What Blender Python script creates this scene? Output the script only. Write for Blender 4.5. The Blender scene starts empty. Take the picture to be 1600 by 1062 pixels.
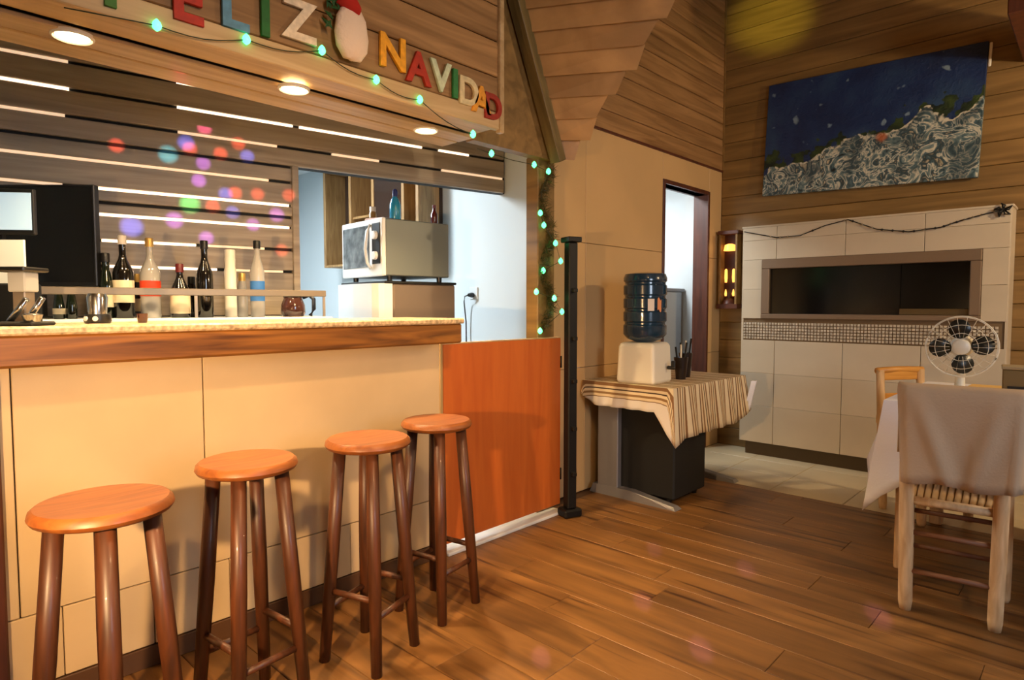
import bpy, bmesh, math, random
from mathutils import Vector, Matrix
random.seed(7)
PI = math.pi
sc = bpy.context.scene
COL = sc.collection

# ------------------------------------------------------------------ camera
FPX, CX, CY, HC = 985.0, 800.0, 531.0, 1.25
PITCH, YAW = math.radians(3.08), math.radians(43.22)
cam = bpy.data.cameras.new('camera'); cam.sensor_width = 36; cam.lens = 36 * FPX / 1600; cam.clip_start = .02
co = bpy.data.objects.new('camera', cam); COL.objects.link(co)
co.location = (0, 0, HC); co.rotation_euler = (PI / 2 - PITCH, 0, YAW)
sc.camera = co

# ------------------------------------------------------------------ world, exposure
w = bpy.data.worlds.new('world'); sc.world = w; w.use_nodes = True
w.node_tree.nodes['Background'].inputs[0].default_value = (.9, .75, .55, 1)
w.node_tree.nodes['Background'].inputs[1].default_value = .02
vs = sc.view_settings
vs.view_transform = 'Standard'; vs.look = 'None'; vs.gamma = 1; vs.exposure = 0.4
vs.use_curve_mapping = False

# ------------------------------------------------------------------ lamps of the place and an added fill light
def light(kind, name, loc, power, col, size=.1, target=None, **kw):
    l = bpy.data.lights.new(name, kind); l.energy = power; l.color = col
    if kind == 'AREA':
        l.size = size
        if 'size_y' in kw: l.shape = 'RECTANGLE'; l.size_y = kw['size_y']
    else:
        l.shadow_soft_size = size
    if kind == 'SPOT':
        l.spot_size = math.radians(kw.get('cone', 60)); l.spot_blend = kw.get('blend', .5)
    o = bpy.data.objects.new(name, l); COL.objects.link(o); o.location = loc
    if target is not None:
        o.rotation_euler = (Vector(target) - Vector(loc)).to_track_quat('-Z', 'Y').to_euler()
    return o
WARM = (1, .64, .31)
light('SPOT', 'hall_standing_lamp', (-.9, -.3, 1.14), 165, (1, .62, .29), .018, (-2.37, 1.7, .55), cone=95, blend=1)   # beside the camera, throws the stool shadows
light('POINT', 'hall_fill_light', (1.6, -1.9, 2.1), 14, WARM, .25)  # added behind the camera as soft general fill, no lamp known there
light('POINT', 'hall_pendant', (.6, .9, 2.9), 26, WARM, .15)
light('SPOT', 'shaded_pendant', (-.3, 1.1, 2.6), 90, (1, .62, .29), .05, (-2.3, 1.35, .6), cone=85, blend=.9)
light('POINT', 'dining_pendant', (1.15, 4.25, 2.35), 96, (1, .72, .41), .06)   # right of the frame, over the dining tables
light('AREA', 'kitchen_tube', (-4.5, 1.75, 2.5), 90, (.86, .95, 1), .25, (-3.9, 2.3, 0), size_y=1.2)
light('AREA', 'washroom_light', (-3.1, 4.3, 2.45), 26, (.93, .98, 1), .4, (-3.1, 4.3, 0))
light('AREA', 'porch_window_daylight', (2.9, .9, 1.9), 50, (.70, .83, 1), 1.1, (-.6, 3.4, .7), size_y=1.4)
light('SPOT', 'effect_light_green', (.9, 1.2, 2.2), 700, (.85, .85, .10), .05, (-2.14, 5.45, 3.66), cone=7.5, blend=.9)

# ------------------------------------------------------------------ helpers
def ray(u, v):
    cp, sp, cy, sy = math.cos(PITCH), math.sin(PITCH), math.cos(YAW), math.sin(YAW)
    fw = Vector((-sy * cp, cy * cp, -sp)); rt = Vector((cy, sy, 0)); up = rt.cross(fw)
    return fw + rt * ((u - CX) / FPX) + up * ((CY - v) / FPX)
EYE = Vector((0, 0, HC))
def onx(u, v, x): r = ray(u, v); return EYE + r * (x / r.x)
def ony(u, v, y): r = ray(u, v); return EYE + r * (y / r.y)
def onz(u, v, z): r = ray(u, v); return EYE + r * ((z - HC) / r.z)

def lin(c):
    return tuple(((x / 255) / 12.92 if x / 255 <= .04045 else ((x / 255 + .055) / 1.055) ** 2.4) for x in c) + (1,)
MATS = {}
def mat(name, col, rough=.5, metal=0, noise=0, nscale=6, emit=0, emitcol=None, bump=0, trans=0, alpha=1, coat=0):
    if name in MATS: return MATS[name]
    m = bpy.data.materials.new(name); m.use_nodes = True; nt = m.node_tree; b = nt.nodes['Principled BSDF']
    c = lin(col)
    b.inputs['Base Color'].default_value = c; b.inputs['Roughness'].default_value = rough; b.inputs['Metallic'].default_value = metal
    b.inputs['Coat Weight'].default_value = coat
    if trans: b.inputs['Transmission Weight'].default_value = trans
    if alpha < 1: b.inputs['Alpha'].default_value = alpha
    tc = nt.nodes.new('ShaderNodeTexCoord')
    if noise or bump:
        n = nt.nodes.new('ShaderNodeTexNoise'); n.inputs['Scale'].default_value = nscale; n.inputs['Detail'].default_value = 5
        nt.links.new(tc.outputs['Object'], n.inputs['Vector'])
        if noise:
            r = nt.nodes.new('ShaderNodeValToRGB')
            r.color_ramp.elements[0].position = .3; r.color_ramp.elements[1].position = .7
            r.color_ramp.elements[0].color = tuple(x * (1 - noise) for x in c[:3]) + (1,)
            r.color_ramp.elements[1].color = tuple(min(1, x * (1 + noise)) for x in c[:3]) + (1,)
            nt.links.new(n.outputs['Fac'], r.inputs[0]); nt.links.new(r.outputs[0], b.inputs['Base Color'])
        if bump:
            bp = nt.nodes.new('ShaderNodeBump'); bp.inputs['Strength'].default_value = bump; bp.inputs['Distance'].default_value = .01
            nt.links.new(n.outputs['Fac'], bp.inputs['Height']); nt.links.new(bp.outputs[0], b.inputs['Normal'])
    if emit:
        b.inputs['Emission Color'].default_value = lin(emitcol or col); b.inputs['Emission Strength'].default_value = emit
    MATS[name] = m
    return m
def wood(name, dark, light_, axis='X', rough=.45, stretch=12, scale=1.6, vary=.25, streak=None, coat=0):
    """grain runs along the object's own axis; every piece gets its own offset and tone"""
    m = bpy.data.materials.new(name); m.use_nodes = True; nt = m.node_tree; N = nt.nodes; L = nt.links; b = N['Principled BSDF']
    b.inputs['Roughness'].default_value = rough; b.inputs['Coat Weight'].default_value = coat
    tc = N.new('ShaderNodeTexCoord'); oi = N.new('ShaderNodeObjectInfo')
    ad = N.new('ShaderNodeVectorMath'); ad.operation = 'ADD'
    mu = N.new('ShaderNodeMath'); mu.operation = 'MULTIPLY'; mu.inputs[1].default_value = 37
    L.new(oi.outputs['Random'], mu.inputs[0]); L.new(tc.outputs['Object'], ad.inputs[0]); L.new(mu.outputs[0], ad.inputs[1])
    mp = N.new('ShaderNodeMapping')
    mp.inputs['Scale'].default_value = [scale if a == axis else scale * stretch for a in 'XYZ']
    L.new(ad.outputs[0], mp.inputs['Vector'])
    n = N.new('ShaderNodeTexNoise'); n.inputs['Scale'].default_value = 1.3; n.inputs['Detail'].default_value = 6; n.inputs['Distortion'].default_value = .8
    L.new(mp.outputs[0], n.inputs['Vector'])
    r = N.new('ShaderNodeValToRGB'); r.color_ramp.elements[0].position = .32; r.color_ramp.elements[1].position = .68
    r.color_ramp.elements[0].color = lin(dark); r.color_ramp.elements[1].color = lin(light_)
    L.new(n.outputs['Fac'], r.inputs[0])
    hv = N.new('ShaderNodeHueSaturation'); mr = N.new('ShaderNodeMapRange')
    mr.inputs['To Min'].default_value = 1 - vary; mr.inputs['To Max'].default_value = 1 + vary
    L.new(oi.outputs['Random'], mr.inputs['Value']); L.new(mr.outputs[0], hv.inputs['Value'])
    src = r.outputs[0]
    if streak:
        mp2 = N.new('ShaderNodeMapping'); mp2.inputs['Scale'].default_value = [1.4 if a == axis else 26 for a in 'XYZ']
        L.new(ad.outputs[0], mp2.inputs['Vector'])
        n2 = N.new('ShaderNodeTexNoise'); n2.inputs['Scale'].default_value = 1; n2.inputs['Detail'].default_value = 2
        L.new(mp2.outputs[0], n2.inputs['Vector'])
        r2 = N.new('ShaderNodeValToRGB'); r2.color_ramp.elements[0].position = .60; r2.color_ramp.elements[1].position = .70
        r2.color_ramp.elements[0].color = (0, 0, 0, 1); r2.color_ramp.elements[1].color = (1, 1, 1, 1)
        L.new(n2.outputs['Fac'], r2.inputs[0])
        mx = N.new('ShaderNodeMix'); mx.data_type = 'RGBA'; mx.inputs[7].default_value = lin(streak)
        L.new(r2.outputs[0], mx.inputs[0]); L.new(src, mx.inputs[6]); src = mx.outputs[2]
    L.new(src, hv.inputs['Color']); L.new(hv.outputs[0], b.inputs['Base Color'])
    bp = N.new('ShaderNodeBump'); bp.inputs['Strength'].default_value = .15; bp.inputs['Distance'].default_value = .004
    L.new(n.outputs['Fac'], bp.inputs['Height']); L.new(bp.outputs[0], b.inputs['Normal'])
    MATS[name] = m
    return m

def link(name, me, parent=None, loc=(0, 0, 0), rot=(0, 0, 0), m=None, smooth=False):
    o = bpy.data.objects.new(name, me); COL.objects.link(o)
    if parent is not None: o.parent = parent
    o.location = loc; o.rotation_euler = rot
    if me is not None and m is not None and len(me.materials) == 0: me.materials.append(m)
    if smooth and me is not None:
        for p in me.polygons: p.use_smooth = True
    return o
def tag(o, label, cat, group=None):
    o['label'] = label; o['category'] = cat
    if group: o['group'] = group
    return o
def struct(o): o['kind'] = 'structure'; return o
def thing(name, label, cat, loc=(0, 0, 0), rotz=0, group=None):
    return tag(link(name, None, None, loc, (0, 0, rotz)), label, cat, group)

BOXC = {}
def boxmesh(sx, sy, sz, m, bev=0):
    k = (round(sx, 4), round(sy, 4), round(sz, 4), m.name, bev)
    if k in BOXC: return BOXC[k]
    bm = bmesh.new(); bmesh.ops.create_cube(bm, size=1)
    for v in bm.verts: v.co = Vector((v.co.x * sx, v.co.y * sy, v.co.z * sz))
    if bev: bmesh.ops.bevel(bm, geom=bm.edges[:], offset=bev, segments=1, affect='EDGES')
    me = bpy.data.meshes.new('box'); bm.to_mesh(me); bm.free(); me.materials.append(m); BOXC[k] = me
    return me
def box(name, lo, hi, m, parent=None, bev=0):
    lo, hi = Vector(lo), Vector(hi); s = hi - lo
    return link(name, boxmesh(abs(s.x), abs(s.y), abs(s.z), m, bev), parent, (lo + hi) / 2)
def boxl(name, length, wid, thick, centre, rot, m, parent=None, bev=.003):
    """board with its length on local X"""
    return link(name, boxmesh(length, wid, thick, m, bev), parent, centre, rot)
def mesh(name, verts, faces, m, parent=None, loc=(0, 0, 0), rot=(0, 0, 0), smooth=False):
    me = bpy.data.meshes.new(name); me.from_pydata([tuple(v) for v in verts], [], faces); me.update()
    bm = bmesh.new(); bm.from_mesh(me); bmesh.ops.recalc_face_normals(bm, faces=bm.faces[:]); bm.to_mesh(me); bm.free()
    return link(name, me, parent, loc, rot, m, smooth)
def multibox(name, boxes, m, parent=None, loc=(0, 0, 0), rot=(0, 0, 0)):
    V, F = [], []
    for lo, hi in boxes:
        b = len(V)
        for x in (lo[0], hi[0]):
            for y in (lo[1], hi[1]):
                for z in (lo[2], hi[2]): V.append((x, y, z))
        F += [tuple(b + i for i in q) for q in ((0, 1, 3, 2), (4, 6, 7, 5), (0, 4, 5, 1), (2, 3, 7, 6), (0, 2, 6, 4), (1, 5, 7, 3))]
    return mesh(name, V, F, m, parent, loc, rot)
def lathe_data(prof, n=24, closed=True):
    V, F = [], []
    for r, z in prof:
        for i in range(n):
            a = 2 * PI * i / n; V.append((r * math.cos(a), r * math.sin(a), z))
    for j in range(len(prof) - 1):
        for i in range(n):
            F.append((j * n + i, j * n + (i + 1) % n, (j + 1) * n + (i + 1) % n, (j + 1) * n + i))
    if closed:
        F.append(tuple(range(n))[::-1]); F.append(tuple((len(prof) - 1) * n + i for i in range(n)))
    return V, F
def lathe(name, prof, m, parent=None, loc=(0, 0, 0), rot=(0, 0, 0), n=24, closed=True, smooth=True):
    V, F = lathe_data(prof, n, closed)
    o = mesh(name, V, F, m, parent, loc, rot, smooth)
    if smooth: o.data.set_sharp_from_angle(angle=math.radians(40))
    return o
def tube_data(pts, rad, n=8, V=None, F=None, cyclic=False):
    V = [] if V is None else V; F = [] if F is None else F
    pts = [Vector(p) for p in pts]; k = len(pts); base = len(V)
    rads = rad if isinstance(rad, (list, tuple)) else [rad] * k
    for i, p in enumerate(pts):
        if cyclic: t = (pts[(i + 1) % k] - pts[i - 1]).normalized()
        else: t = (pts[min(i + 1, k - 1)] - pts[max(i - 1, 0)]).normalized()
        u = t.cross(Vector((0, 0, 1)) if abs(t.z) < .95 else Vector((1, 0, 0))).normalized(); w_ = t.cross(u)
        for j in range(n):
            a = 2 * PI * j / n; V.append(p + (u * math.cos(a) + w_ * math.sin(a)) * rads[i])
    for i in range(k if cyclic else k - 1):
        i2 = (i + 1) % k
        for j in range(n):
            F.append((base + i * n + j, base + i * n + (j + 1) % n, base + i2 * n + (j + 1) % n, base + i2 * n + j))
    if not cyclic:
        F.append(tuple(base + j for j in range(n))); F.append(tuple(base + (k - 1) * n + j for j in range(n)))
    return V, F
def tube(name, pts, rad, m, parent=None, n=8, cyclic=False, loc=(0, 0, 0), rot=(0, 0, 0)):
    V, F = tube_data(pts, rad, n, None, None, cyclic)
    return mesh(name, V, F, m, parent, loc, rot, True)
def prism(name, poly, z0, z1, m, parent=None, loc=(0, 0, 0), rot=(0, 0, 0)):
    k = len(poly)
    V = [(x, y, z0) for x, y in poly] + [(x, y, z1) for x, y in poly]
    F = [tuple(range(k))[::-1], tuple(range(k, 2 * k))] + [(i, (i + 1) % k, k + (i + 1) % k, k + i) for i in range(k)]
    return mesh(name, V, F, m, parent, loc, rot)

# ------------------------------------------------------------------ materials
M_base = mat('bar_baseboard', (84, 56, 34), .5)
M_floor = wood('floor_wood', (100, 68, 34), (146, 102, 54), rough=.42, stretch=9, scale=1.0, vary=.12, streak=(70, 40, 18))
M_pine = wood('pine_board', (128, 92, 52), (172, 130, 82), rough=.5, stretch=14, scale=1.1, vary=.14)
M_pine2 = wood('pine_board_aged', (112, 84, 42), (146, 112, 62), rough=.5, stretch=12, scale=.9, vary=.12)
M_slat = wood('grey_slat', (138, 126, 110), (176, 162, 142), rough=.42, stretch=16, scale=1.0, vary=.10)
M_soffit = wood('soffit_board', (172, 142, 98), (202, 174, 130), rough=.45, stretch=14, scale=1.0, vary=.10)
M_fascia = wood('bar_fascia_wood', (86, 50, 16), (156, 102, 42), axis='X', rough=.38, stretch=11, scale=1.7, vary=.05, coat=.3)
M_stool = wood('stool_wood', (58, 30, 14), (92, 48, 22), axis='Z', rough=.45, stretch=10, scale=3, vary=.12, coat=.1)
M_seat = wood('stool_seat_wood', (118, 62, 24), (152, 88, 36), axis='Y', rough=.45, stretch=8, scale=3, vary=.1, coat=.1)
M_gate = wood('gate_veneer', (186, 92, 34), (200, 106, 42), axis='Z', rough=.42, stretch=10, scale=1.2, vary=.02)
M_rustic = wood('peeled_wood', (190, 150, 104), (226, 192, 146), axis='Z', rough=.6, stretch=6, scale=4, vary=.08)
M_orangewood = wood('honey_wood', (206, 142, 62), (228, 168, 84), axis='X', rough=.45, stretch=8, scale=3, vary=.03)
M_darkwood = wood('dark_brown_wood', (70, 34, 20), (98, 50, 30), axis='Z', rough=.45, stretch=10, scale=2, vary=.05)
M_rafter = wood('rafter_wood', (84, 70, 34), (120, 100, 56), axis='X', rough=.5, stretch=10, scale=2, vary=.05)
M_tile = mat('beige_tile', (204, 178, 138), .38, noise=.14, nscale=1.6)
M_walltile = mat('wall_beige_tile', (212, 174, 120), .4, noise=.07, nscale=1.4)
M_hearthtile = mat('hearth_tile', (200, 186, 162), .35, noise=.10, nscale=1.7)
M_floortile = mat('cream_floor_tile', (206, 190, 156), .4, noise=.06, nscale=2)
M_grout = mat('grout', (120, 98, 70), .9)
M_dgrout = mat('dark_joint', (58, 44, 30), .9)
M_white = mat('white_paint', (222, 228, 230), .6, noise=.02, nscale=2)
M_kwhite = mat('kitchen_wall_paint', (214, 224, 228), .7)
M_hallwall = mat('hall_plaster', (150, 118, 80), .8)
M_granite = mat('granite', (206, 180, 142), .25, noise=.45, nscale=60)
M_black = mat('black_plastic', (16, 16, 17), .35)
M_matte = mat('matte_black', (14, 14, 14), .7)
M_iron = mat('black_iron', (20, 19, 18), .5, metal=.4)
M_chrome = mat('chrome', (200, 200, 200), .2, metal=1)
M_grey = mat('grey_metal', (128, 124, 124), .4, metal=.3)
M_led = mat('led_strip_light', (255, 226, 192), .5, emit=2.2)
M_leddim = mat('led_strip_dim', (255, 220, 180), .5, emit=.55)
M_lamp = mat('downlight_diffuser', (255, 226, 170), .4, emit=9)
M_cream = mat('cream_plastic', (236, 228, 208), .4)
M_mwside = mat('microwave_shell', (116, 122, 118), .4, metal=.2)
M_mwfront = mat('white_enamel', (232, 234, 232), .3)
M_fridgeside = mat('fridge_side', (128, 112, 98), .4, metal=.3)
M_glassdark = mat('dark_glass', (10, 12, 13), .12, coat=.5)
M_bluebottle = mat('blue_bottle_plastic', (24, 52, 74), .18, coat=.6)
M_linen = mat('beige_linen', (186, 162, 134), .9, bump=.2, nscale=120)
M_whitecloth = mat('white_cloth', (236, 238, 250), .9, bump=.15, nscale=100)
M_creamcloth = mat('cream_cloth', (226, 190, 120), .9)

M_steel = mat('brushed_steel', (150, 138, 124), .4, metal=.5)

# ------------------------------------------------------------------ FLOOR
floor = struct(multibox('floor', [((-2.6, -4, -.1), (4, 5.5, -.006))], M_base))
y = -.35; row = 0
while y < 4.27:
    w_ = min(.19, 4.28 - y); x = -2.46 - random.uniform(0, .9)
    x = max(x, -2.46 - .9)
    while x < 1.6:
        ln = 1.2
        a, b_ = max(x, -2.46), min(x + ln, 1.6)
        if b_ - a > .05:
            boxl('plank', round(b_ - a - .002, 3), w_ - .002, .012, ((a + b_) / 2, y + w_ / 2, -.006), (0, 0, 0), M_floor, floor, .0015)
        x += ln
    y += .19; row += 1
for i in range(9):
    for j in range(3):
        x0, x1 = -2.54 + i * .46, -2.54 + (i + 1) * .46
        y0, y1 = 4.283 + j * .4, 4.283 + (j + 1) * .4
        box('floor_tile', (x0 + .002, y0 + .002, -.012), (x1 - .002, min(y1, 5.45) - .002, .001), M_floortile, floor, .002)
fk = struct(multibox('floor_kitchen', [((-6.4, -.7, -.1), (-2.6, 5.5, -.002)), ], mat('kitchen_floor', (190, 192, 190), .4)))
struct(multibox('floor_hall_rest', [((1.6, -4, -.012), (4, 5.5, 0)), ((-2.46, -4, -.012), (1.6, -.35, 0))], M_floor))

# ------------------------------------------------------------------ WALL WITH THE DOORWAY (x = -2.54)
XD = -2.54
DY0, DY1, DZ = onx(1039, 290, XD).y, onx(1106, 300, XD).y, onx(1075, 296, XD).z
wl = struct(multibox('wall_left', [((XD - .1, 2.96, 0), (XD - .012, DY0, 4.1)), ((XD - .1, DY1, 0), (XD - .012, 5.45, 4.1)), ((XD - .1, DY0, DZ), (XD - .012, DY1, 4.1))], M_grout))
TZ = 2.45
def wtile(y0, y1, z0, z1):
    box('wall_tile', (XD - .012, y0 + .0015, z0 + .0015), (XD, y1 - .0015, z1 - .0015), M_walltile, wl, .002)
ys = [2.96, 3.42, DY0 - .03]
zs = [0, .84, 1.67, TZ]
for a in range(2):
    for b_ in range(3): wtile(ys[a], ys[a + 1], zs[b_], zs[b_ + 1])
wtile(DY0 - .03, DY1 + .03, DZ + .03, TZ)
for b_ in range(3): wtile(DY1 + .03, 5.45, zs[b_], zs[b_ + 1])
z = TZ; i = 0
while z < 4.08:
    h = .137
    boxl('board', 2.48, h - .004, .022, (XD - .002, 2.96 + 1.245, z + h / 2), (PI / 2, 0, PI / 2), M_pine, wl, .004)
    z += h
# slim dark cap between tile and boards
tr = struct(box('trim_1', (XD - .002, 3.0, TZ - .012), (XD + .014, 5.44, TZ + .004), M_darkwood))
struct(box('trim_2', (XD + .0, 5.425, 2.46), (XD + .022, 5.449, 4.08), M_pine2))
# doorway lining and casing
d1 = link('door_1', None); struct(d1)
box('jamb', (XD - .13, DY1 - .002, 0), (XD + .008, DY1 + .032, DZ + .03), M_darkwood, d1, .003)
box('jamb', (XD - .13, DY0 - .032, 0), (XD + .008, DY0 + .002, DZ + .03), M_darkwood, d1, .003)
box('lintel', (XD - .13, DY0, DZ), (XD + .008, DY1, DZ + .032), M_darkwood, d1, .003)
# white washroom behind it
struct(multibox('wall_washroom', [((-3.95, 3.4, 0), (-3.85, 5.45, 2.6)), ((-3.95, 5.35, 0), (XD - .1, 5.45, 2.6)), ((-3.95, 3.4, 2.55), (XD - .1, 5.45, 2.65))], M_white))

# ------------------------------------------------------------------ END WALL (y = 5.45) boarded
YE = 5.45
we = struct(multibox('wall_end', [((-2.66, YE + .008, 0), (4, YE + .1, 4.1))], M_pine2))
z = 0
while z < 4.05:
    h = .158; x = XD + .002
    cut = random.uniform(1.6, 3.6)
    for a, b_ in ((x, x + cut), (x + cut, 1.8)):
        if b_ - a > .05:
            boxl('board', round(b_ - a - .004, 2), h - .003, .024, ((a + b_) / 2, YE, z + h / 2), (PI / 2, 0, 0), M_pine2, we, .004)
    z += h

# ------------------------------------------------------------------ far shell of the hall (behind and right of the camera)
struct(multibox('wall_right', [((4, -4, 0), (4.1, 5.5, 4.1))], M_hallwall))
struct(multibox('wall_rear', [((-6.4, -4.1, 0), (4.1, -4, 4.1))], M_hallwall))
struct(multibox('wall_left_hall', [((-2.5, -4, 0), (-2.4, -.7, 3.4))], M_hallwall))

# ------------------------------------------------------------------ CEILING: sloped boards dropping to the gate post, flat part, tall bay
PZ = 2.105
def L1(z): return Vector((-2.36, 2.885 - (z - PZ) / 2.2, z))
def L2(z): return Vector((-2.36 + (z - PZ) / 1.02, 2.95, z))
ceil = struct(prism('ceiling', [(-2.3, -4), (4, -4), (4, 2.99), (-1.10, 2.99), (L1(3.34).x, L1(3.34).y + .02)], 3.36, 3.44, M_pine2))
nb = 12; dz = (3.36 - PZ) / nb
for i in range(nb):
    za, zb = PZ + i * dz, PZ + (i + 1) * dz
    a0, b0, a1, b1 = L1(za), L2(za), L1(zb), L2(zb)
    if i == 0: b0 = a0 + Vector((.03, .05, 0))
    nrm = (b1 - a1).cross(a1 - b0).normalized()
    if nrm.z < 0: nrm = -nrm
    # the lower edge of every board laps under the next, its right end left uneven
    j = .05 + .03 * math.sin(i * 2.1)
    e = (b1 - a1).normalized()
    lap = -nrm * .022
    q = [a0 + lap, b0 + e * j + lap, b1 + e * (j * .4), a1]
    V = [p for p in q] + [p + nrm * .018 for p in q]
    mesh('board', V, [(0, 1, 2, 3), (4, 7, 6, 5), (0, 4, 5, 1), (1, 5, 6, 2), (2, 6, 7, 3), (3, 7, 4, 0)], wood('ceiling_board', (150, 110, 62), (188, 144, 88), axis='X', rough=.5, stretch=1, scale=2.5, vary=.12) if i == 0 else MATS['ceiling_board'], ceil)
# rafter along the left edge of the sloped boards
pa, pb = L1(PZ - .02), L1(3.36)
d = (pb - pa)
raf = link('trim_3', boxmesh(d.length, .075, .06, M_rafter, .004), None, (pa + pb) / 2 + Vector((.02, -.012, 0)), d.to_track_quat('X', 'Z').to_euler())
struct(raf)
struct(multibox('ceiling_bay', [((-2.66, 2.99, 4.1), (4.1, 5.55, 4.2)), ((-1.0, 2.96, 3.36), (4, 3.04, 4.2))], M_pine2))
# dark beam end in the top right corner
pbm = ony(1590, 14, 4.6)
struct(link('trim_4', boxmesh(.16, .94, .2, M_darkwood, .006), None, (pbm.x + .045, 4.965, pbm.z + .045)))

# ------------------------------------------------------------------ BULKHEAD OVER THE BAR
XB = -2.205
BY1 = onx(781, 200, XB).y
wb = struct(multibox('wall_bulkhead', [((XB - .07, -.7, 2.135), (XB - .02, BY1 - .01, 3.36)), ((-2.64, -.7, 2.138), (XB - .07, BY1 - .01, 2.6))], M_dgrout))
z = 2.11
for i, h in enumerate([.085, .17, .17, .17, .17, .17, .17, .13]):
    boxl('board', BY1 + .68, h - .005, .024 + (.008 if i == 0 else 0), (XB - .012 + (.004 if i == 0 else 0), (BY1 - .7) / 2, z + h / 2), (PI / 2, 0, PI / 2), M_soffit if i == 0 else M_pine, wb, .004)
    z += h
for a, b_, dz_ in ((-2.235, -2.370, .012), (-2.380, -2.494, -.008), (-2.506, -2.625, -.008)):
    boxl('soffit_board', BY1 + .68, a - b_, .018, ((a + b_) / 2, (BY1 - .7) / 2, 2.121 + dz_), (0, 0, PI / 2), M_soffit, wb, .004)
struct(box('trim_5', (XB - .02, BY1 - .012, 2.1), (XB + .016, BY1 + .018, 3.35), M_soffit, None, .004))
# boarded gable piece over the gate, between bulkhead and rafter
gz = [(BY1, 2.10), (2.885, 2.10), (L1(3.36).y, 3.36), (BY1, 3.36)]
gp = struct(mesh('wall_gate', [(-2.39, a, b_) for a, b_ in gz] + [(-2.45, a, b_) for a, b_ in gz],
     [(0, 1, 2, 3), (7, 6, 5, 4), (0, 4, 5, 1), (1, 5, 6, 2), (2, 6, 7, 3), (3, 7, 4, 0)], M_pine2))
struct(multibox('ceiling_bar', [((-6.4, -.7, 2.6), (-2.46, 3.3, 2.68))], M_white))

# ------------------------------------------------------------------ KITCHEN SHELL
YK = 3.3
struct(multibox('wall_kitchen', [((-6.4, YK, 0), (-2.55, YK + .08, 2.6)), ((-6.4, -.7, 0), (-6.3, YK, 2.6)), ((-6.4, -.78, 0), (-2.3, -.7, 2.6))], M_kwhite))

# ------------------------------------------------------------------ BACK-BAR SLAT WALL (turned a little towards the bar)
BA = math.atan2(.983, .186)
bw = struct(multibox('wall_backbar', [((-2.2, .012, 0), (0, .07, 2.6)), ((0, .012, 2.052), (1.47, .07, 2.6))], M_matte, None, (-3.435, 1.848, 0), (0, 0, BA)))
ze = [2.6, 2.407, 2.28, 2.153, 2.045, 1.957, 1.826, 1.758, 1.70, 1.573, 1.447, 1.32, 1.19]
for i in range(len(ze) - 1):
    z1, z0 = ze[i], ze[i + 1]
    ln = 2.2 if z0 < 2.04 else 3.66
    boxl('slat', ln - .012, z1 - z0 - .016, .024, (-2.2 + ln / 2, 0, (z1 + z0) / 2), (PI / 2, 0, 0), M_slat, bw, .004)
segs = {2.407: [(-1.6, -1.08, 0), (-.62, -.4, 1)], 2.28: [(-1.6, -1.08, 1), (-.62, -.03, 1), (0.01, .80, 1), (.93, 1.16, 1)],
        2.153: [(-1.6, -1.10, 0), (-.62, -.12, 0), (.2, .50, 0), (.95, 1.44, 0)], 1.957: [(-1.6, -.17, 0)],
        1.826: [(-1.6, -1.12, 0), (-.99, -.06, 1)], 1.70: [(-.99, -.06, 1)], 1.573: [(-.97, -.55, 1), (-.5, -.2, 0)], 1.447: [(-.94, -.45, 1), (-.4, -.1, 0)]}
for zz, ss in segs.items():
    for a, b_, lit in ss:
        box('led_strip', (a, -.008, zz - .006), (b_, .008, zz + .006), M_led if lit else M_leddim, bw)
box('post', (-.045, -.03, 1.19), (-.008, .015, 2.05), M_slat, bw, .003)

# ------------------------------------------------------------------ GATE POST
gpost = struct(box('trim_6', (-2.52, 2.80, 0), (-2.425, 2.955, 2.12), M_pine2, None, .006))
struct(box('gate_light_strip', (-2.46, 2.03, 0), (-2.34, 2.95, .018), mat('leak_light_white', (226, 228, 228), .35), None, .003))  # added white strip: kitchen light leaking under the gate, put in as colour

# ------------------------------------------------------------------ BAR
XF = -2.37; BE = 2.013
bar = thing('bar_counter', 'long bar base faced with large beige tiles behind the wooden stools', 'bar counter')
multibox('body', [((-2.60, -.6, .0), (XF - .012, BE - .004, 1.10))], M_dgrout, bar)
ty = [-.6, .339, .889, BE]
for a in range(3):
    box('tile', (XF - .012, ty[a] + .002, .302), (XF, ty[a + 1] - .002, 1.098), M_tile, bar, .002)
for a in range(10):
    y0 = -.6 + a * .2613
    box('tile', (XF - .012, y0 + .0015, .077), (XF, y0 + .2598, .298), M_tile, bar, .002)
box('baseboard', (XF - .012, -.6, 0), (XF + .004, BE, .073), M_base, bar, .003)
box('end_trim', (XF - .03, BE - .012, .0), (XF + .006, BE + .006, 1.08), mat('trim_aluminium', (190, 160, 110), .4, metal=.4), bar, .002)
box('corner_post', (XF, .235, 0), (XF + .03, .305, 1.08), M_darkwood, bar, .006)
top = thing('granite_worktop', 'speckled granite bar top with a thick wooden front edge', 'bar top')
TY1 = onx(722, 510, -2.2).y
box('slab', (-2.63, -.62, 1.168), (-2.185, TY1 + .005, 1.193), M_granite, top, .006)
boxl('fascia', TY1 + .6, .092, .05, (-2.222, (TY1 - .6) / 2, 1.123), (PI / 2, 0, PI / 2), M_fascia, top, .008)
boxl('end_fascia', .36, .088, .03, (-2.425, TY1 - .016, 1.124), (PI / 2, 0, 0), M_fascia, top, .006)
gate = thing('swing_gate', 'orange veneered gate panel closing the way behind the bar', 'gate')
box('panel', (-2.40, BE + .01, .05), (-2.375, 2.955, 1.06), M_gate, gate, .002)
box('edge_band', (-2.402, BE + .012, 1.06), (-2.373, 2.955, 1.066), M_soffit, gate)
for zz in (.2, .88): tube('hinge', [(-2.376, 2.957, zz), (-2.376, 2.957, zz + .07)], .007, M_iron, gate)

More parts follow.
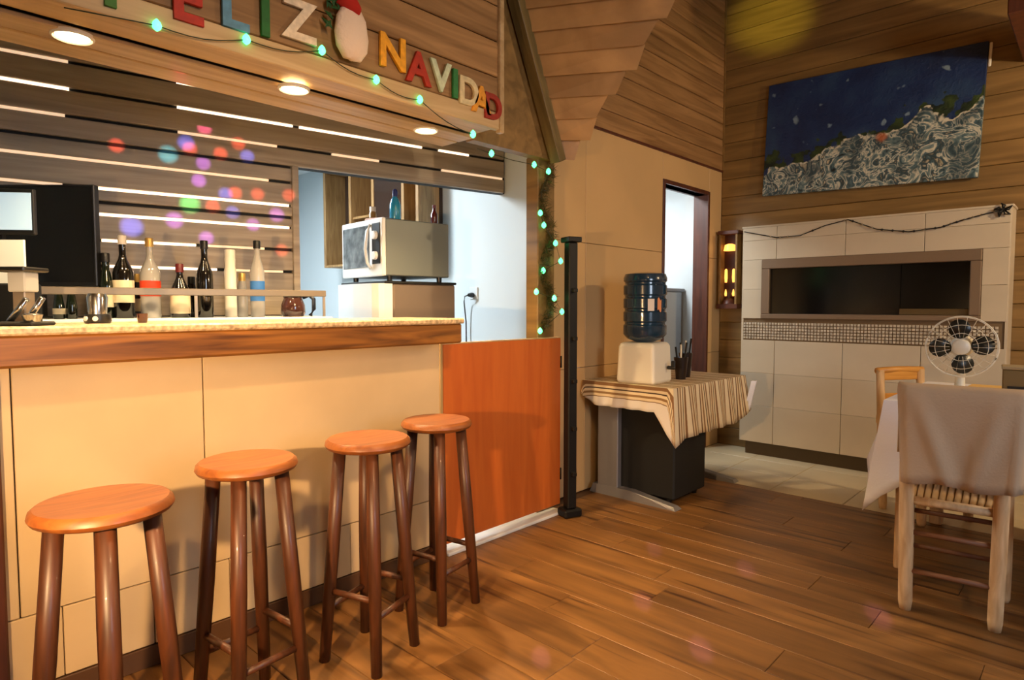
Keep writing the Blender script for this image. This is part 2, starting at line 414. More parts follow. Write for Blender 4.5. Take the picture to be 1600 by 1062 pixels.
# ------------------------------------------------------------------ BAR STOOLS
def make_stool(label, loc, rot, ang0, d=.30):
    t = thing('bar_stool', label, 'stool', loc, rot, 'wooden bar stools along the bar')
    r = d / 2
    lathe('seat', [(.02, .75), (r - .02, .75), (r - .006, .756), (r, .766), (r - .003, .778), (r - .012, .786), (r * .5, .784), (.01, .782)], M_seat, t, n=40)
    for k in range(4):
        a = ang0 + k * PI / 2
        c, s = math.cos(a), math.sin(a)
        V, F = [], []
        tube_data([(c * .098, s * .098, .752), (c * .125, s * .125, .42), (c * .160, s * .160, 0)], [.022, .0235, .019], 10, V, F)
        mesh('leg', V, F, M_stool, t, smooth=True)
    for k in range(4):
        a, b_ = ang0 + k * PI / 2, ang0 + (k + 1) * PI / 2
        zz = .25 if k % 2 else .19
        rr = .160 - (.16 - .125) * zz / .42
        tube('rung', [(math.cos(a) * rr, math.sin(a) * rr, zz), (math.cos(b_) * rr, math.sin(b_) * rr, zz)], .011, M_stool, t)
    return t
make_stool('wooden bar stool nearest the camera, cut off by the lower left frame edge', (-1.735, .415, 0), 0, math.radians(-12), .302)
make_stool('wooden bar stool second from the camera, before the tiled bar', (-1.885, .83, 0), 0, math.radians(-38), .292)
make_stool('wooden bar stool third from the camera, overlapping the farthest one', (-1.89, 1.265, 0), 0, math.radians(-27), .298)
make_stool('farthest wooden bar stool, in front of the orange gate', (-1.985, 1.66, 0), 0, math.radians(-34), .29)

# ------------------------------------------------------------------ BACK-BAR CABINET AND RAIL
def bp(lx, ly, z):      # point given along the slat wall
    c, s = math.cos(BA), math.sin(BA)
    return Vector((-3.435 + lx * c - ly * s, 1.848 + lx * s + ly * c, z))
cab = tag(link('back_bar_cabinet', None, None, (-3.435, 1.848, 0), (0, 0, BA)), 'white-topped back bar cabinet under the slat wall', 'cabinet')
box('body', (-2.15, -.50, 0), (-.02, -.02, 1.165), M_slat, cab, .004)
box('counter', (-2.17, -.52, 1.165), (.0, -.015, 1.195), M_white, cab, .004)
rail = tag(link('bottle_rail', None, None, (-3.435, 1.848, 0), (0, 0, BA)), 'pale rail on short posts in front of the liquor bottles', 'rail')
box('bar', (-1.25, -.512, 1.298), (-.03, -.498, 1.33), mat('rail_aluminium', (122, 110, 94), .35, metal=.3), rail, .003)
for lx in (-1.24, -.64, -.04): box('post', (lx - .006, -.508, 1.195), (lx + .006, -.5, 1.30), M_steel, rail)

# ------------------------------------------------------------------ BOTTLES
def glass(name, c, r=.1): return mat(name, c, r, coat=.6)
def bottle(label, u, ztop, rad, shoulder, mg, mcap, mlab, labz=(.06, .16), neck=.014, ly=-.40, ncap=.04, cat='bottle', z0=1.195, grp='liquor bottles on the back bar'):
    n = Vector((.983, -.186, 0)); Q = bp(0, ly, 0); r = ray(u, 478); tt = ((Q - EYE).dot(n)) / r.dot(n); p = EYE + r * tt
    h = ztop - z0
    t = thing('liquor_bottle', label, cat, (p.x, p.y, z0), 0, grp)
    sh = h * shoulder
    lathe('body', [(rad * .9, 0), (rad, .008), (rad, sh), (rad * .85, sh + .022), (neck * 1.3, sh + .06), (neck, sh + .08), (neck, h - ncap)], mg, t, n=20)
    lathe('cap', [(neck * 1.25, h - ncap), (neck * 1.25, h - .004), (neck * 1.1, h)], mcap, t, n=16)
    if mlab:
        lathe('label', [(rad + .001, labz[0]), (rad + .001, labz[1])], mlab, t, n=20, closed=False)
    return t
GB = glass('black_glass', (16, 14, 13)); GG = glass('green_black_glass', (18, 26, 18)); GA = glass('amber_glass', (96, 46, 16)); GC = glass('clear_glass', (150, 148, 146)); GW = glass('silver_bottle', (206, 202, 192), .3)
LW = mat('cream_label', (222, 208, 176), .6); LR = mat('red_label', (196, 56, 24), .6); LB = mat('blue_label', (44, 104, 176), .6)
CW = mat('white_cap', (220, 214, 206), .4); CGo = mat('gold_cap', (196, 160, 90), .35, metal=.5); CK = mat('black_cap', (22, 20, 22), .4); CR = mat('wine_cap', (96, 26, 30), .4)
def ztop_at(u, v, ly=-.40):
    n = Vector((.983, -.186, 0)); Q = bp(0, ly, 0); r = ray(u, v); tt = ((Q - EYE).dot(n)) / r.dot(n); return (EYE + r * tt).z
bottle('dark slim bottle half hidden behind the television edge', 167, ztop_at(163, 395), .028, .5, GG, CK, LW, (.05, .12))
bottle('stout dark bottle with a cream label and white stopper', 194, ztop_at(194, 368), .042, .55, GB, CW, LW, (.07, .17))
bottle('amber whisky bottle with a slanted red label', 236, ztop_at(236, 372), .042, .56, GC, CGo, LR, (.10, .17))
bottle('short dark round bottle with a small cream label', 282, ztop_at(282, 412), .042, .48, GB, CR, LW, (.02, .12))
bottle('tall black wine bottle without a label, mid row', 321, ztop_at(321, 376), .037, .56, GB, CK, None)
bottle('plain silvery white slender bottle in the row', 361, ztop_at(361, 390), .028, .68, GW, GW, None, neck=.02)
bottle('clear bottle with a bright blue label and black cap', 403, ztop_at(403, 376), .034, .6, GC, CK, LB, (.08, .18))
bottle('small clear bottle beside the blue-labelled bottle', 379, ztop_at(379, 425), .026, .5, GC, CGo, None, ly=-.30)
bottle('small dark miniature bottle under the television, left one', 92, ztop_at(92, 459), .022, .45, GG, CGo, LW, (.02, .045), neck=.01, ncap=.015)
bottle('small dark miniature bottle under the television, right one', 112, ztop_at(112, 459), .022, .45, GG, CW, None, neck=.01, ncap=.015)
bottle('dark bottle standing behind the wine bottle', 300, ztop_at(300, 430), .03, .5, GB, CK, None, ly=-.25)
bottle('dark bottle at the back beside the cream-labelled one', 215, ztop_at(215, 425), .032, .5, GB, CGo, LW, (.03, .09), ly=-.22)

# ------------------------------------------------------------------ TELEVISION AND SMALL SCREEN
def facing(u, depth, v=478):
    r = ray(u, v); return EYE + r * depth
fw = ray(CX, CY)
tvr = facing(149, 2.74, 368); tvang = YAW
rt = Vector((math.cos(YAW), math.sin(YAW), 0))
tw, th = .60, .44
tc_ = tvr - rt * (tw / 2)
tv = tag(link('television', None, None, (tc_.x, tc_.y, 0), (0, 0, tvang)), 'black flat television turned away from the slat wall', 'television')
box('screen_panel', (-tw / 2, 0, tvr.z - th / 2), (tw / 2, .035, tvr.z + th / 2), M_black, tv, .004)
box('screen', (-tw / 2 + .012, -.002, tvr.z - th / 2 + .02), (tw / 2 - .012, .002, tvr.z + th / 2 - .012), mat('tv_glass', (7, 8, 9), .25), tv)
box('arm', (-.05, .03, tvr.z - .06), (.05, .10, tvr.z + .06), M_iron, tv, .004)
box('stand', (-.12, .0, 1.196), (.12, .12, 1.205), M_iron, tv, .003)
box('stand_neck', (-.03, .04, 1.2), (.03, .07, tvr.z), M_iron, tv, .003)
ms = facing(2, 2.35, 330)
sm = tag(link('order_screen', None, None, (ms.x, ms.y, 0), (0, math.radians(0), tvang + .12)), 'small lit pale blue screen before the black television', 'screen')
box('bezel', (-.14, 0, ms.z - .085), (.112, .02, ms.z + .085), M_black, sm, .003)
box('display', (-.13, -.004, ms.z - .068), (.104, .002, ms.z + .07), mat('lit_display', (150, 178, 200), .4, emit=.55), sm)
box('stem', (-.04, .018, 1.195), (-.01, .04, ms.z), M_iron, sm, .003)
wp = facing(12, 2.2, 396)
wpl = tag(link('receipt_machine', None, None, (wp.x, wp.y, 1.19), (0, 0, tvang)), 'pale receipt machine at the left end below the lit screen', 'machine')
box('body', (-.10, 0, .0), (.05, .09, .14), M_black, wpl, .006); box('paper', (-.09, .02, .14), (.04, .03, wp.z - 1.19 + .05), M_kwhite, wpl)

# ------------------------------------------------------------------ THINGS ON THE BAR, LEFT END
p = onz(38, 499, 1.193); p = Vector((-2.40, onx(38, 480, -2.40).y, 1.193))
cup = tag(link('napkin_holder', None, None, (p.x, p.y, 1.193), (0, 0, .7)), 'upright white napkin holder with a black lid at the bar', 'napkin holder')
zt, zm = onx(38, 425, p.x).z - 1.193, onx(38, 455, p.x).z - 1.193
box('stand', (-.02, -.02, 0), (.02, .02, zm), M_steel, cup, .003); box('holder', (-.028, -.028, zm - .002), (.028, .028, zt), mat('napkin_paper', (190, 192, 190), .8), cup, .004)
box('lid', (-.075, -.05, zt), (.045, .05, zt + .014), M_black, cup, .004)
p = Vector((-2.30, onx(36, 480, -2.30).y, 1.193))
lv = tag(link('citrus_press', None, None, p, (0, 0, .78)), 'chrome hand press with slanted levers on a black mat', 'press')
box('base', (-.07, -.05, 0), (.06, .05, .012), M_matte, lv, .004)
tube('lever', [(-.04, 0, .012), (.012, 0, .078)], .009, M_chrome, lv); tube('lever', [(-.012, .03, .012), (.036, .03, .082)], .009, M_chrome, lv)
lathe('bowl', [(.02, .0), (.026, .02), (.02, .024)], M_chrome, lv, (.04, -.02, .012), n=16)
p = Vector((-2.42, onx(152, 480, -2.42).y, 1.193))
bl = tag(link('drink_shaker', None, None, p), 'steel shaker on a dark base at the edge of the bar', 'shaker')
lathe('base', [(.036, 0), (.04, .01), (.036, .03)], M_black, bl, n=20); lathe('cup', [(.027, .03), (.031, .085), (.026, .098)], M_chrome, bl, n=20)
for a in (-1.2, -.4): lathe('knob', [(.001, 0), (.008, .001), (.008, .006), (.001, .007)], M_mwfront, bl, (.036 * math.cos(a), .036 * math.sin(a), .016), (0, PI / 2, a), n=10)
p = Vector((-2.40, onx(222, 480, -2.40).y, 1.193))
tag(lathe('shot_glass', [(.014, 0), (.018, .032), (.0165, .032), (.012, .006), (.001, .005)], glass('dark_red_glass', (60, 26, 18)), None, p, n=16, closed=False), 'tiny dark red shot glass on the granite edge', 'glass')
# glass coffee pot with black handle at the far end of the back bar
n_ = Vector((.983, -.186, 0)); Qk = bp(0, -.38, 0); r_ = ray(458, 478); pk = EYE + r_ * ((Qk - EYE).dot(n_) / r_.dot(n_))
pot = tag(link('coffee_pot', None, None, (pk.x, pk.y, 1.195), (0, 0, .75)), 'glass coffee pot with a black loop handle by the slat wall end', 'coffee pot')
lathe('jug', [(.05, 0), (.062, .02), (.06, .06), (.046, .095), (.048, .10)], glass('coffee_glass', (70, 42, 36)), pot, n=24)
lathe('lid', [(.048, .10), (.05, .108), (.02, .115)], M_black, pot, n=24)
tube('handle', [(.052, 0, .10), (.085, 0, .112), (.108, 0, .09), (.108, 0, .04), (.09, 0, .005)], .011, mat('navy_plastic', (22, 30, 46), .35), pot)

# ------------------------------------------------------------------ FRIDGE, MICROWAVE, KITCHEN CABINET
MC = Vector((-3.10, 2.20, 0)); MR = -.09
fr = tag(link('refrigerator', None, None, MC, (0, 0, MR)), 'grey refrigerator with rounded white door under the microwave', 'refrigerator')
box('body', (-.545, .06, .03), (0, .52, 1.385), M_fridgeside, fr, .01)
mesh('door', *(lambda: (lambda prof: ([(x, y_, z) for z in (.04, 1.385) for x, y_ in prof], [tuple(range(len(prof))), tuple(range(len(prof), 2 * len(prof)))] + [(i, (i + 1) % len(prof), len(prof) + (i + 1) % len(prof), len(prof) + i) for i in range(len(prof))]))
     ([(-.545, .055), (-.545, .0), (-.53, -.03), (-.48, -.05), (-.27, -.06), (-.06, -.05), (-.015, -.03), (0, .0), (0, .055)]))(), M_mwfront, fr, smooth=False)
box('top_trim', (-.55, .0, 1.385), (.006, .525, 1.40), M_black, fr, .003)
mw = tag(link('microwave_oven', None, None, (MC.x, MC.y, 1.40), (0, 0, MR)), 'white-fronted microwave oven standing on the refrigerator', 'microwave')
zt = 1.768 - 1.40
box('shell', (-.50, .012, .03), (.0, .47, zt), M_mwside, mw, .006)
box('front', (-.505, -.012, .028), (.004, .014, zt + .002), M_mwfront, mw, .006)
box('door_window', (-.485, -.016, .085), (-.15, -.008, zt - .03), mat('microwave_glass', (110, 116, 118), .15, noise=.6, nscale=14, coat=.5), mw, .003)
box('control_panel', (-.115, -.016, .10), (-.02, -.008, zt - .025), M_black, mw, .003)
for zz in (.15, .27): lathe('knob', [(.001, 0), (.026, .0), (.024, .02), (.001, .022)], M_mwfront, mw, (-.068, -.014, zz), (PI / 2, 0, 0), n=18)
tube('handle', [(-.132, -.014, zt - .03), (-.137, -.034, zt - .07), (-.142, -.044, .19), (-.137, -.034, .11), (-.132, -.014, .075)], .010, M_mwfront, mw)
for x in (-.46, -.04):
    for y_ in (.06, .42): lathe('foot', [(.016, 0), (.018, .03)], M_black, mw, (x, y_, 0), n=10)
sp = tag(link('spray_bottle', None, None, (MC.x - .05, MC.y + .12, 1.769), (0, 0, 0)), 'teal blue spray bottle standing on the microwave', 'bottle')
lathe('body', [(.03, 0), (.034, .01), (.034, .09), (.022, .125), (.013, .14)], glass('teal_plastic', (30, 130, 170), .25), sp, n=16)
lathe('cap', [(.016, .14), (.016, .175), (.008, .185)], mat('navy_cap', (40, 50, 110), .4), sp, n=12)
jar = tag(link('spice_jar', None, None, (MC.x - .40, MC.y + .2, 1.769), (0, 0, 0)), 'tan spice jar with pale lid on the far side of the microwave', 'jar')
lathe('body', [(.022, 0), (.024, .08), (.018, .095)], glass('tan_jar', (150, 116, 70), .3), jar, n=14); lathe('lid', [(.02, .095), (.02, .125)], CW, jar, n=14)
cl = tag(link('folded_cloth', boxmesh(.16, .1, .022, mat('pink_cloth', (206, 170, 156), .9), .006), None, (MC.x - .2, MC.y + .11, 1.78), (0, 0, .2)), 'folded pale pink cloth lying on the microwave top', 'cloth')
# dark glazed wall cabinet
kx0, kx1 = ony(541, 320, YK).x, ony(692, 320, YK).x
kc = thing('wall_cabinet', 'dark wall cabinet with light wooden uprights above the microwave', 'cabinet')
KZ0, KZ1 = 1.62, 2.45
M_cabwood = wood('cabinet_wood', (140, 104, 60), (176, 138, 88), axis='Z', rough=.5, stretch=8, scale=3, vary=.05)
box('back', (kx0, YK - .03, KZ0), (kx1, YK - .002, KZ1), mat('cabinet_inside', (58, 38, 22), .6), kc)
wK = kx1 - kx0
for f in (0, .30, .545, .84, .97):
    xx = kx0 + wK * f
    box('upright', (xx, YK - .24, KZ0), (xx + .035, YK - .03, KZ1), M_cabwood, kc, .002)
box('bottom_board', (kx0, YK - .24, KZ0 - .02), (kx1, YK - .002, KZ0), M_cabwood, kc, .002)
box('top_board', (kx0, YK - .24, KZ1), (kx1, YK - .002, KZ1 + .02), M_cabwood, kc, .002)
box('shelf', (kx0 + wK * .30 + .035, YK - .22, 2.0), (kx0 + wK * .545, YK - .03, 2.02), M_cabwood, kc, .002)
box('glass_door', (kx0 + wK * .545 + .04, YK - .235, KZ0 + .01), (kx0 + wK * .84, YK - .225, KZ1 - .01), mat('brown_glass', (52, 32, 18), .15, coat=.4), kc)
cb = tag(link('sauce_bottle', None, None, (kx0 + wK * .78, YK - .32, 1.60), (0, 0, 0)), 'small dark red sauce bottle in front of the wall cabinet', 'bottle')
cb.location = (MC.x - .02, MC.y + .40, 1.769)
lathe('body', [(.02, 0), (.024, .01), (.022, .06), (.01, .085), (.01, .10)], glass('sauce_glass', (70, 20, 18)), cb, n=12); lathe('cap', [(.012, .10), (.012, .118)], CR, cb, n=12)
# socket with plug and cord on the white wall
po = ony(741, 461, YK)
so = thing('wall_socket', 'white wall socket with a black plug on the kitchen wall', 'socket', (po.x, YK, po.z))
box('plate', (-.045, -.01, -.03), (.045, 0, .06), M_white, so, .003)
lathe('plug', [(.016, 0), (.02, .02), (.012, .05)], M_black, so, (0, -.01, 0), (PI / 2, 0, 0), n=14)
tube('cord', [(0, -.06, 0), (-.03, -.07, -.01), (-.06, -.05, -.05), (-.06, -.03, -.2), (-.055, -.03, -.6), (-.05, -.03, -1.2)], .005, M_black, so, 6)

# ------------------------------------------------------------------ DOWNLIGHTS
for (u, v), lab in (((113, 56), 'round recessed downlight in the soffit, leftmost of three'), ((470, 133), 'round recessed downlight in the soffit, middle of three'), ((661, 204), 'round recessed downlight in the soffit, nearest the gate')):
    p = onz(u, v, 2.107); p.x = (p.x - 2.42) / 2
    t = thing('downlight', lab, 'downlight', (p.x, p.y, 2.098), 0, 'recessed downlights over the bar')
    lathe('rim', [(.048, .012), (.054, .0), (.060, .003), (.062, .012)], M_cream, t, closed=False, n=28)
    lathe('diffuser', [(.001, .002), (.047, .003), (.047, .010), (.001, .010)], M_lamp, t, n=28)
    light('SPOT', 'downlight_beam', (p.x, p.y, 2.088), 80, (1, .70, .36), .035, (p.x, p.y, 0), cone=125, blend=.6)

# ------------------------------------------------------------------ GREETING LETTERS
def letter(ch, u, v, h, col, label, tilt=0):
    p = onx(u, v, XB + .004)
    cu = bpy.data.curves.new('letter', 'FONT'); cu.body = ch; cu.extrude = .006; cu.bevel_depth = .0015; cu.size = 1.42 * h; cu.align_x = 'CENTER'; cu.offset = .004
    tmp = bpy.data.objects.new('tmp', cu); COL.objects.link(tmp)
    dg = bpy.context.evaluated_depsgraph_get(); me = bpy.data.meshes.new_from_object(tmp.evaluated_get(dg))
    bpy.data.objects.remove(tmp); me.materials.clear()
    for p_ in me.polygons: p_.material_index = 0
    o = link('greeting_letter', me, None, (XB + .012, p.y, p.z), (PI / 2, tilt, PI / 2), mat('letter_' + label.split()[0], col, .6, noise=.2, nscale=40))
    return tag(o, label, 'letter', 'greeting letters over the bar')
RED, BLUE, GRN, WHT, GLD = (176, 36, 16), (86, 138, 168), (18, 98, 34), (226, 208, 180), (232, 160, 28)
letter('F', 185, 14, .15, (60, 120, 40), 'green letter F cut by the top frame edge')
letter('E', 291, 34, .145, RED, 'red letter E left of the blue L')
letter('L', 364, 44, .14, BLUE, 'blue letter L of the first word')
letter('I', 413, 56, .14, GRN, 'dark-green letter I left of the white Z')
letter('Z', 466, 63, .14, WHT, 'white letter Z beside the round plush ornament')
letter('N', 612, 107, .13, GLD, 'gold letter N right of the plush ornament')
letter('A', 652, 130, .128, (168, 40, 16), 'rust-red letter A after the gold N')
letter('V', 687, 142, .125, (196, 206, 170), 'pale letter V with green lights beside it')
letter('I', 709, 152, .122, (40, 120, 60), 'mid-green letter I of the second word')
letter('D', 730, 164, .12, (214, 196, 150), 'ivory letter D of the second word, left one')
letter('A', 750, 176, .118, (224, 150, 40), 'amber letter A near the end of the greeting')
letter('D', 768, 186, .115, (150, 34, 18), 'crimson letter D that ends the greeting')
# plush oval ornament with red top and green sprigs
po = onx(548, 52, XB + .03)
orn = tag(link('plush_ornament', None, None, (XB + .002, po.y, po.z)), 'white oval plush ornament with red top and green sprigs', 'ornament')
V, F = lathe_data([(.004, -.105), (.04, -.098), (.068, -.06), (.074, -.01), (.064, .05), (.044, .085), (.004, .098)], 28)
V = [(x * .45, y_, z + .004 * math.sin(17 * y_ * 10 + z * 90)) for x, y_, z in V]
mesh('plush', V, F, mat('plush_white', (232, 208, 184), .95, bump=.6, nscale=60), orn, (.034, 0, 0), smooth=True)
V, F = lathe_data([(.004, -.02), (.052, -.018), (.05, .02), (.02, .05), (.004, .058)], 20)
mesh('red_top', [(x * .6, y_, z) for x, y_, z in V], F, mat('red_felt', (178, 32, 16), .9), orn, (.036, -.012, .092), (-.3, 0, 0), smooth=True)
M_leaf = mat('sprig_green', (26, 74, 26), .7)
for i in range(16):
    a = random.uniform(PI * .62, PI * 1.15); rr = random.uniform(.075, .115)
    cy_, cz_ = rr * math.cos(a), rr * math.sin(a) * 1.0 + .03
    mesh('sprig_leaf', [(-.0, 0, -.022), (.006, .01, 0), (0, 0, .024), (.006, -.01, 0), (-.004, 0, 0)], [(0, 1, 4), (1, 2, 4), (2, 3, 4), (3, 0, 4), (0, 3, 1), (1, 3, 2)], M_leaf, orn, (.02 + random.uniform(0, .02), cy_, cz_), (random.uniform(-1.5, 1.5), random.uniform(-.5, .5), 0))

# ------------------------------------------------------------------ FAIRY LIGHTS
M_bulb = mat('green_bulb', (120, 240, 150), .3, emit=3.5, emitcol=(70, 225, 130)); M_wire = mat('green_wire', (30, 44, 26), .6)
M_bulbw = mat('pale_bulb', (235, 240, 190), .3, emit=2.5)
def string(label, pts, bulbs, m=M_bulb):
    t = thing('fairy_lights', label, 'string lights')
    tube('wire', pts, .002, M_wire, t, 5)
    for p in bulbs:
        o = lathe('bulb', [(.003, -.017), (.012, -.009), (.0145, 0), (.011, .011), (.003, .02)], m, t, p, n=10)
    return t
ub = [(245, 40), (385, 62), (503, 79), (588, 125), (656, 156), (739, 210)]
bpnts = [onx(u, v, XB + .018) for u, v in ub]
wp_ = []
for i in range(len(bpnts) - 1):
    a, b_ = bpnts[i], bpnts[i + 1]
    for k in range(6):
        f = k / 6; q = a.lerp(b_, f); q.z -= .02 * math.sin(f * PI); wp_.append(q)
wp_ = [onx(100, 12, XB + .018)] + wp_ + [bpnts[-1]]
string('string of green fairy lights along the lower bulkhead board', wp_, bpnts)
gl = [(745, 232), (768, 240), (800, 250), (832, 258), (857, 268), (846, 300), (843, 333), (849, 352), (868, 380), (876, 408), (846, 423), (838, 456), (866, 466), (878, 487), (841, 517)]
pts = [onx(u, v, -2.385 + .03 * math.sin(i * 1.7)) for i, (u, v) in enumerate(gl)]
for q in pts: q.x = max(q.x, -2.40)
string('string of green fairy lights wound down the gate post', pts, [q for i, q in enumerate(pts) if i not in (0, 2, 5)])
# tinsel garland wound on the gate post
V, F = [], []
for i in range(900):
    z = random.uniform(1.11, 2.08); yb = 2.86 + .035 * math.sin(z * 16); xb_ = -2.41
    p0 = Vector((xb_ + random.uniform(-.01, .02), yb + random.uniform(-.03, .03), z)); a = random.uniform(0, 2 * PI)
    dv = Vector((abs(random.gauss(0, .018)), math.cos(a) * .04, math.sin(a) * .035)); sd = Vector((0, -math.sin(a), math.cos(a))) * .0022
    b_ = len(V); V += [p0 - sd, p0 + sd, p0 + dv]; F.append((b_, b_ + 1, b_ + 2))
gar = mesh('tinsel_garland', V, F, mat('tinsel', (70, 66, 28), .35, metal=.5, noise=.7, nscale=25))
tag(gar, 'green and brown tinsel garland wound around the gate post', 'garland')

# ------------------------------------------------------------------ BLACK STAND BY THE POST
st = thing('black_rack', 'tall slim black rack standing between gate post and table', 'rack', (-2.285, 2.935, 0), -.35)
box('base', (-.05, -.06, 0), (.05, .06, .05), M_iron, st, .01)
box('upright', (-.03, -.03, .05), (.03, .03, 1.62), M_iron, st, .006)
box('cap', (-.045, -.045, 1.62), (.05, .045, 1.65), M_iron, st, .004)
for zz in (1.33, 1.05, .8, .52, .25): box('bracket', (.02, -.014, zz), (.058, .014, zz + .022), M_iron, st, .003)

# ------------------------------------------------------------------ SIDE TABLE WITH STRIPED CLOTH
def stripes():
    m = bpy.data.materials.new('striped_cloth'); m.use_nodes = True; nt = m.node_tree; N, L = nt.nodes, nt.links; b = N['Principled BSDF']
    b.inputs['Roughness'].default_value = .9
    uv = N.new('ShaderNodeUVMap'); sx = N.new('ShaderNodeSeparateXYZ'); L.new(uv.outputs[0], sx.inputs[0])
    mo = N.new('ShaderNodeMath'); mo.operation = 'WRAP'; mo.inputs[1].default_value = .135; mo.inputs[2].default_value = 0; L.new(sx.outputs['Y'], mo.inputs[0])
    mr = N.new('ShaderNodeMath'); mr.operation = 'DIVIDE'; mr.inputs[1].default_value = .135; L.new(mo.outputs[0], mr.inputs[0])
    r = N.new('ShaderNodeValToRGB'); cr = r.color_ramp; cr.interpolation = 'CONSTANT'
    cols = [(0, (232, 214, 178)), (.30, (120, 84, 50)), (.38, (226, 204, 164)), (.50, (150, 112, 70)), (.60, (232, 212, 172)), (.72, (74, 52, 36)), (.78, (222, 200, 160)), (.88, (140, 100, 60))]
    cr.elements[0].position = 0; cr.elements[0].color = lin(cols[0][1]); cr.elements[1].position = cols[1][0]; cr.elements[1].color = lin(cols[1][1])
    for p, c in cols[2:]: e = cr.elements.new(p); e.color = lin(c)
    L.new(mr.outputs[0], r.inputs[0])
    lt = N.new('ShaderNodeMath'); lt.operation = 'LESS_THAN'; lt.inputs[1].default_value = -.088; L.new(sx.outputs['Y'], lt.inputs[0])
    mx = N.new('ShaderNodeMix'); mx.data_type = 'RGBA'; mx.inputs[7].default_value = lin((226, 216, 204))
    L.new(lt.outputs[0], mx.inputs[0]); L.new(r.outputs[0], mx.inputs[6]); L.new(mx.outputs[2], b.inputs['Base Color'])
    return m
def drape(name, x0, x1, y0, y1, z, drops, m, corners, nwave=9, amp=.012, flare=.03, seed=1, rows=8):
    """a cloth over a rectangular top: drops = (front -y, right +x, back +y, left -x); corner tips hang lower"""
    rnd = random.Random(seed); V, UV, F = [], [], []
    n = 18
    per = []
    sides = [((x0, y0), (x1, y0), (0, -1), drops[0]), ((x1, y0), (x1, y1), (1, 0), drops[1]), ((x1, y1), (x0, y1), (0, 1), drops[2]), ((x0, y1), (x0, y0), (-1, 0), drops[3])]
    for si, (a, b_, nn, dr) in enumerate(sides):
        prv, nxt = sides[si - 1], sides[(si + 1) % 4]
        for k in range(n):
            f = k / n; px, py = a[0] + (b_[0] - a[0]) * f, a[1] + (b_[1] - a[1]) * f
            c0 = max(0, 1 - f * n / 3.0); c1 = max(0, 1 - (1 - f) * n / 3.0)
            nx, ny = nn[0] + prv[2][0] * c0 * .9 + nxt[2][0] * c1 * .9, nn[1] + prv[2][1] * c0 * .9 + nxt[2][1] * c1 * .9
            l = math.hypot(nx, ny); nx /= l; ny /= l
            d_ = dr * (1 - max(c0 * .5, c1 * .5)) + .5 * c0 * prv[3] + .5 * c1 * nxt[3] + corners[si] * c0 ** 1.2 + corners[(si + 1) % 4] * c1 ** 1.2
            if dr <= 0.001: d_ = .02
            per.append((px, py, nx, ny, d_, math.sin(f * nwave * 2 * PI / 2 + si) * amp))
    K = len(per)
    for rw in range(rows + 1):
        t_ = rw / rows
        for (px, py, nx, ny, d_, wv) in per:
            off = .006 + flare * t_ ** 1.0 * min(1, d_ / .2) + wv * t_
            dz = d_ * t_
            V.append((px + nx * off, py + ny * off, z - dz + (.004 if rw == 0 else 0)))
            UV.append((px + nx * dz, py + (ny * dz if abs(ny) > .75 else 0)))
    for rw in range(rows):
        for i in range(K):
            F.append((rw * K + i, rw * K + (i + 1) % K, (rw + 1) * K + (i + 1) % K, (rw + 1) * K + i))
    F.append(tuple(range(K)))
    o = mesh(name, V, F, m, None, smooth=True)
    uvl = o.data.uv_layers.new(name='UVMap')
    for li, lp in enumerate(o.data.loops): u_ = UV[lp.vertex_index]; uvl.data[li].uv = (u_[0], u_[1] - y0)
    sol = o.modifiers.new('thick', 'SOLIDIFY'); sol.thickness = .003; sol.offset = 1
    o.data.set_sharp_from_angle(angle=math.radians(55))
    return o
TX0, TX1, TYA, TYB, TTZ = -2.52, -1.86, 3.38, 4.40, .75
tb = thing('side_table', 'grey metal-legged side table under the striped cloth', 'table', ((TX0 + TX1) / 2, (TYA + TYB) / 2, 0))
hw, hd = (TX1 - TX0) / 2, (TYB - TYA) / 2
box('table_top', (-hw, -hd, TTZ - .03), (hw, hd, TTZ - .002), M_grey, tb, .004)
for s in (-1, 1):
    yy = s * (hd - .09)
    box('leg', (-.26, yy - .025, .05), (-.10, yy + .025, TTZ - .03), M_grey, tb, .006)
    mesh('foot', [(-hw + .02, yy - .04, 0), (hw - .0, yy - .04, 0), (hw, yy + .04, 0), (-hw + .02, yy + .04, 0), (-hw + .04, yy - .03, .06), (-.0, yy - .03, .06), (hw - .02, yy - .025, .02), (hw - .02, yy + .025, .02), (0, yy + .03, .06), (-hw + .04, yy + .03, .06)],
         [(0, 1, 2, 3), (0, 4, 5, 6, 1), (1, 6, 7, 2), (2, 7, 8, 9, 3), (3, 9, 4, 0), (4, 9, 8, 5), (5, 8, 7, 6)], M_grey, tb)
box('cross_beam', (-.2, -hd + .1, .42), (-.14, hd - .1, .5), M_grey, tb, .004)
sc_ = drape('striped_tablecloth', TX0, TX1, TYA, TYB, TTZ + .002, (.145, .30, .12, 0), stripes(), (0, .12, .03, 0), 11, .014, .035, 3)
tag(sc_, 'cream and brown striped tablecloth on the side table', 'tablecloth')
bb = thing('black_cabinet_box', 'black box standing on the floor under the striped table', 'box', (-2.17, 3.70, 0), .0)
box('case', (-.14, -.20, .04), (.26, .22, .60), M_matte, bb, .01)
box('lid', (-.145, -.205, .60), (.265, .225, .63), M_black, bb, .008)
for x in (-.1, .2):
    for y_ in (-.16, .18): lathe('caster', [(.018, 0), (.02, .02), (.018, .04)], M_iron, bb, (x, y_, 0), n=12)
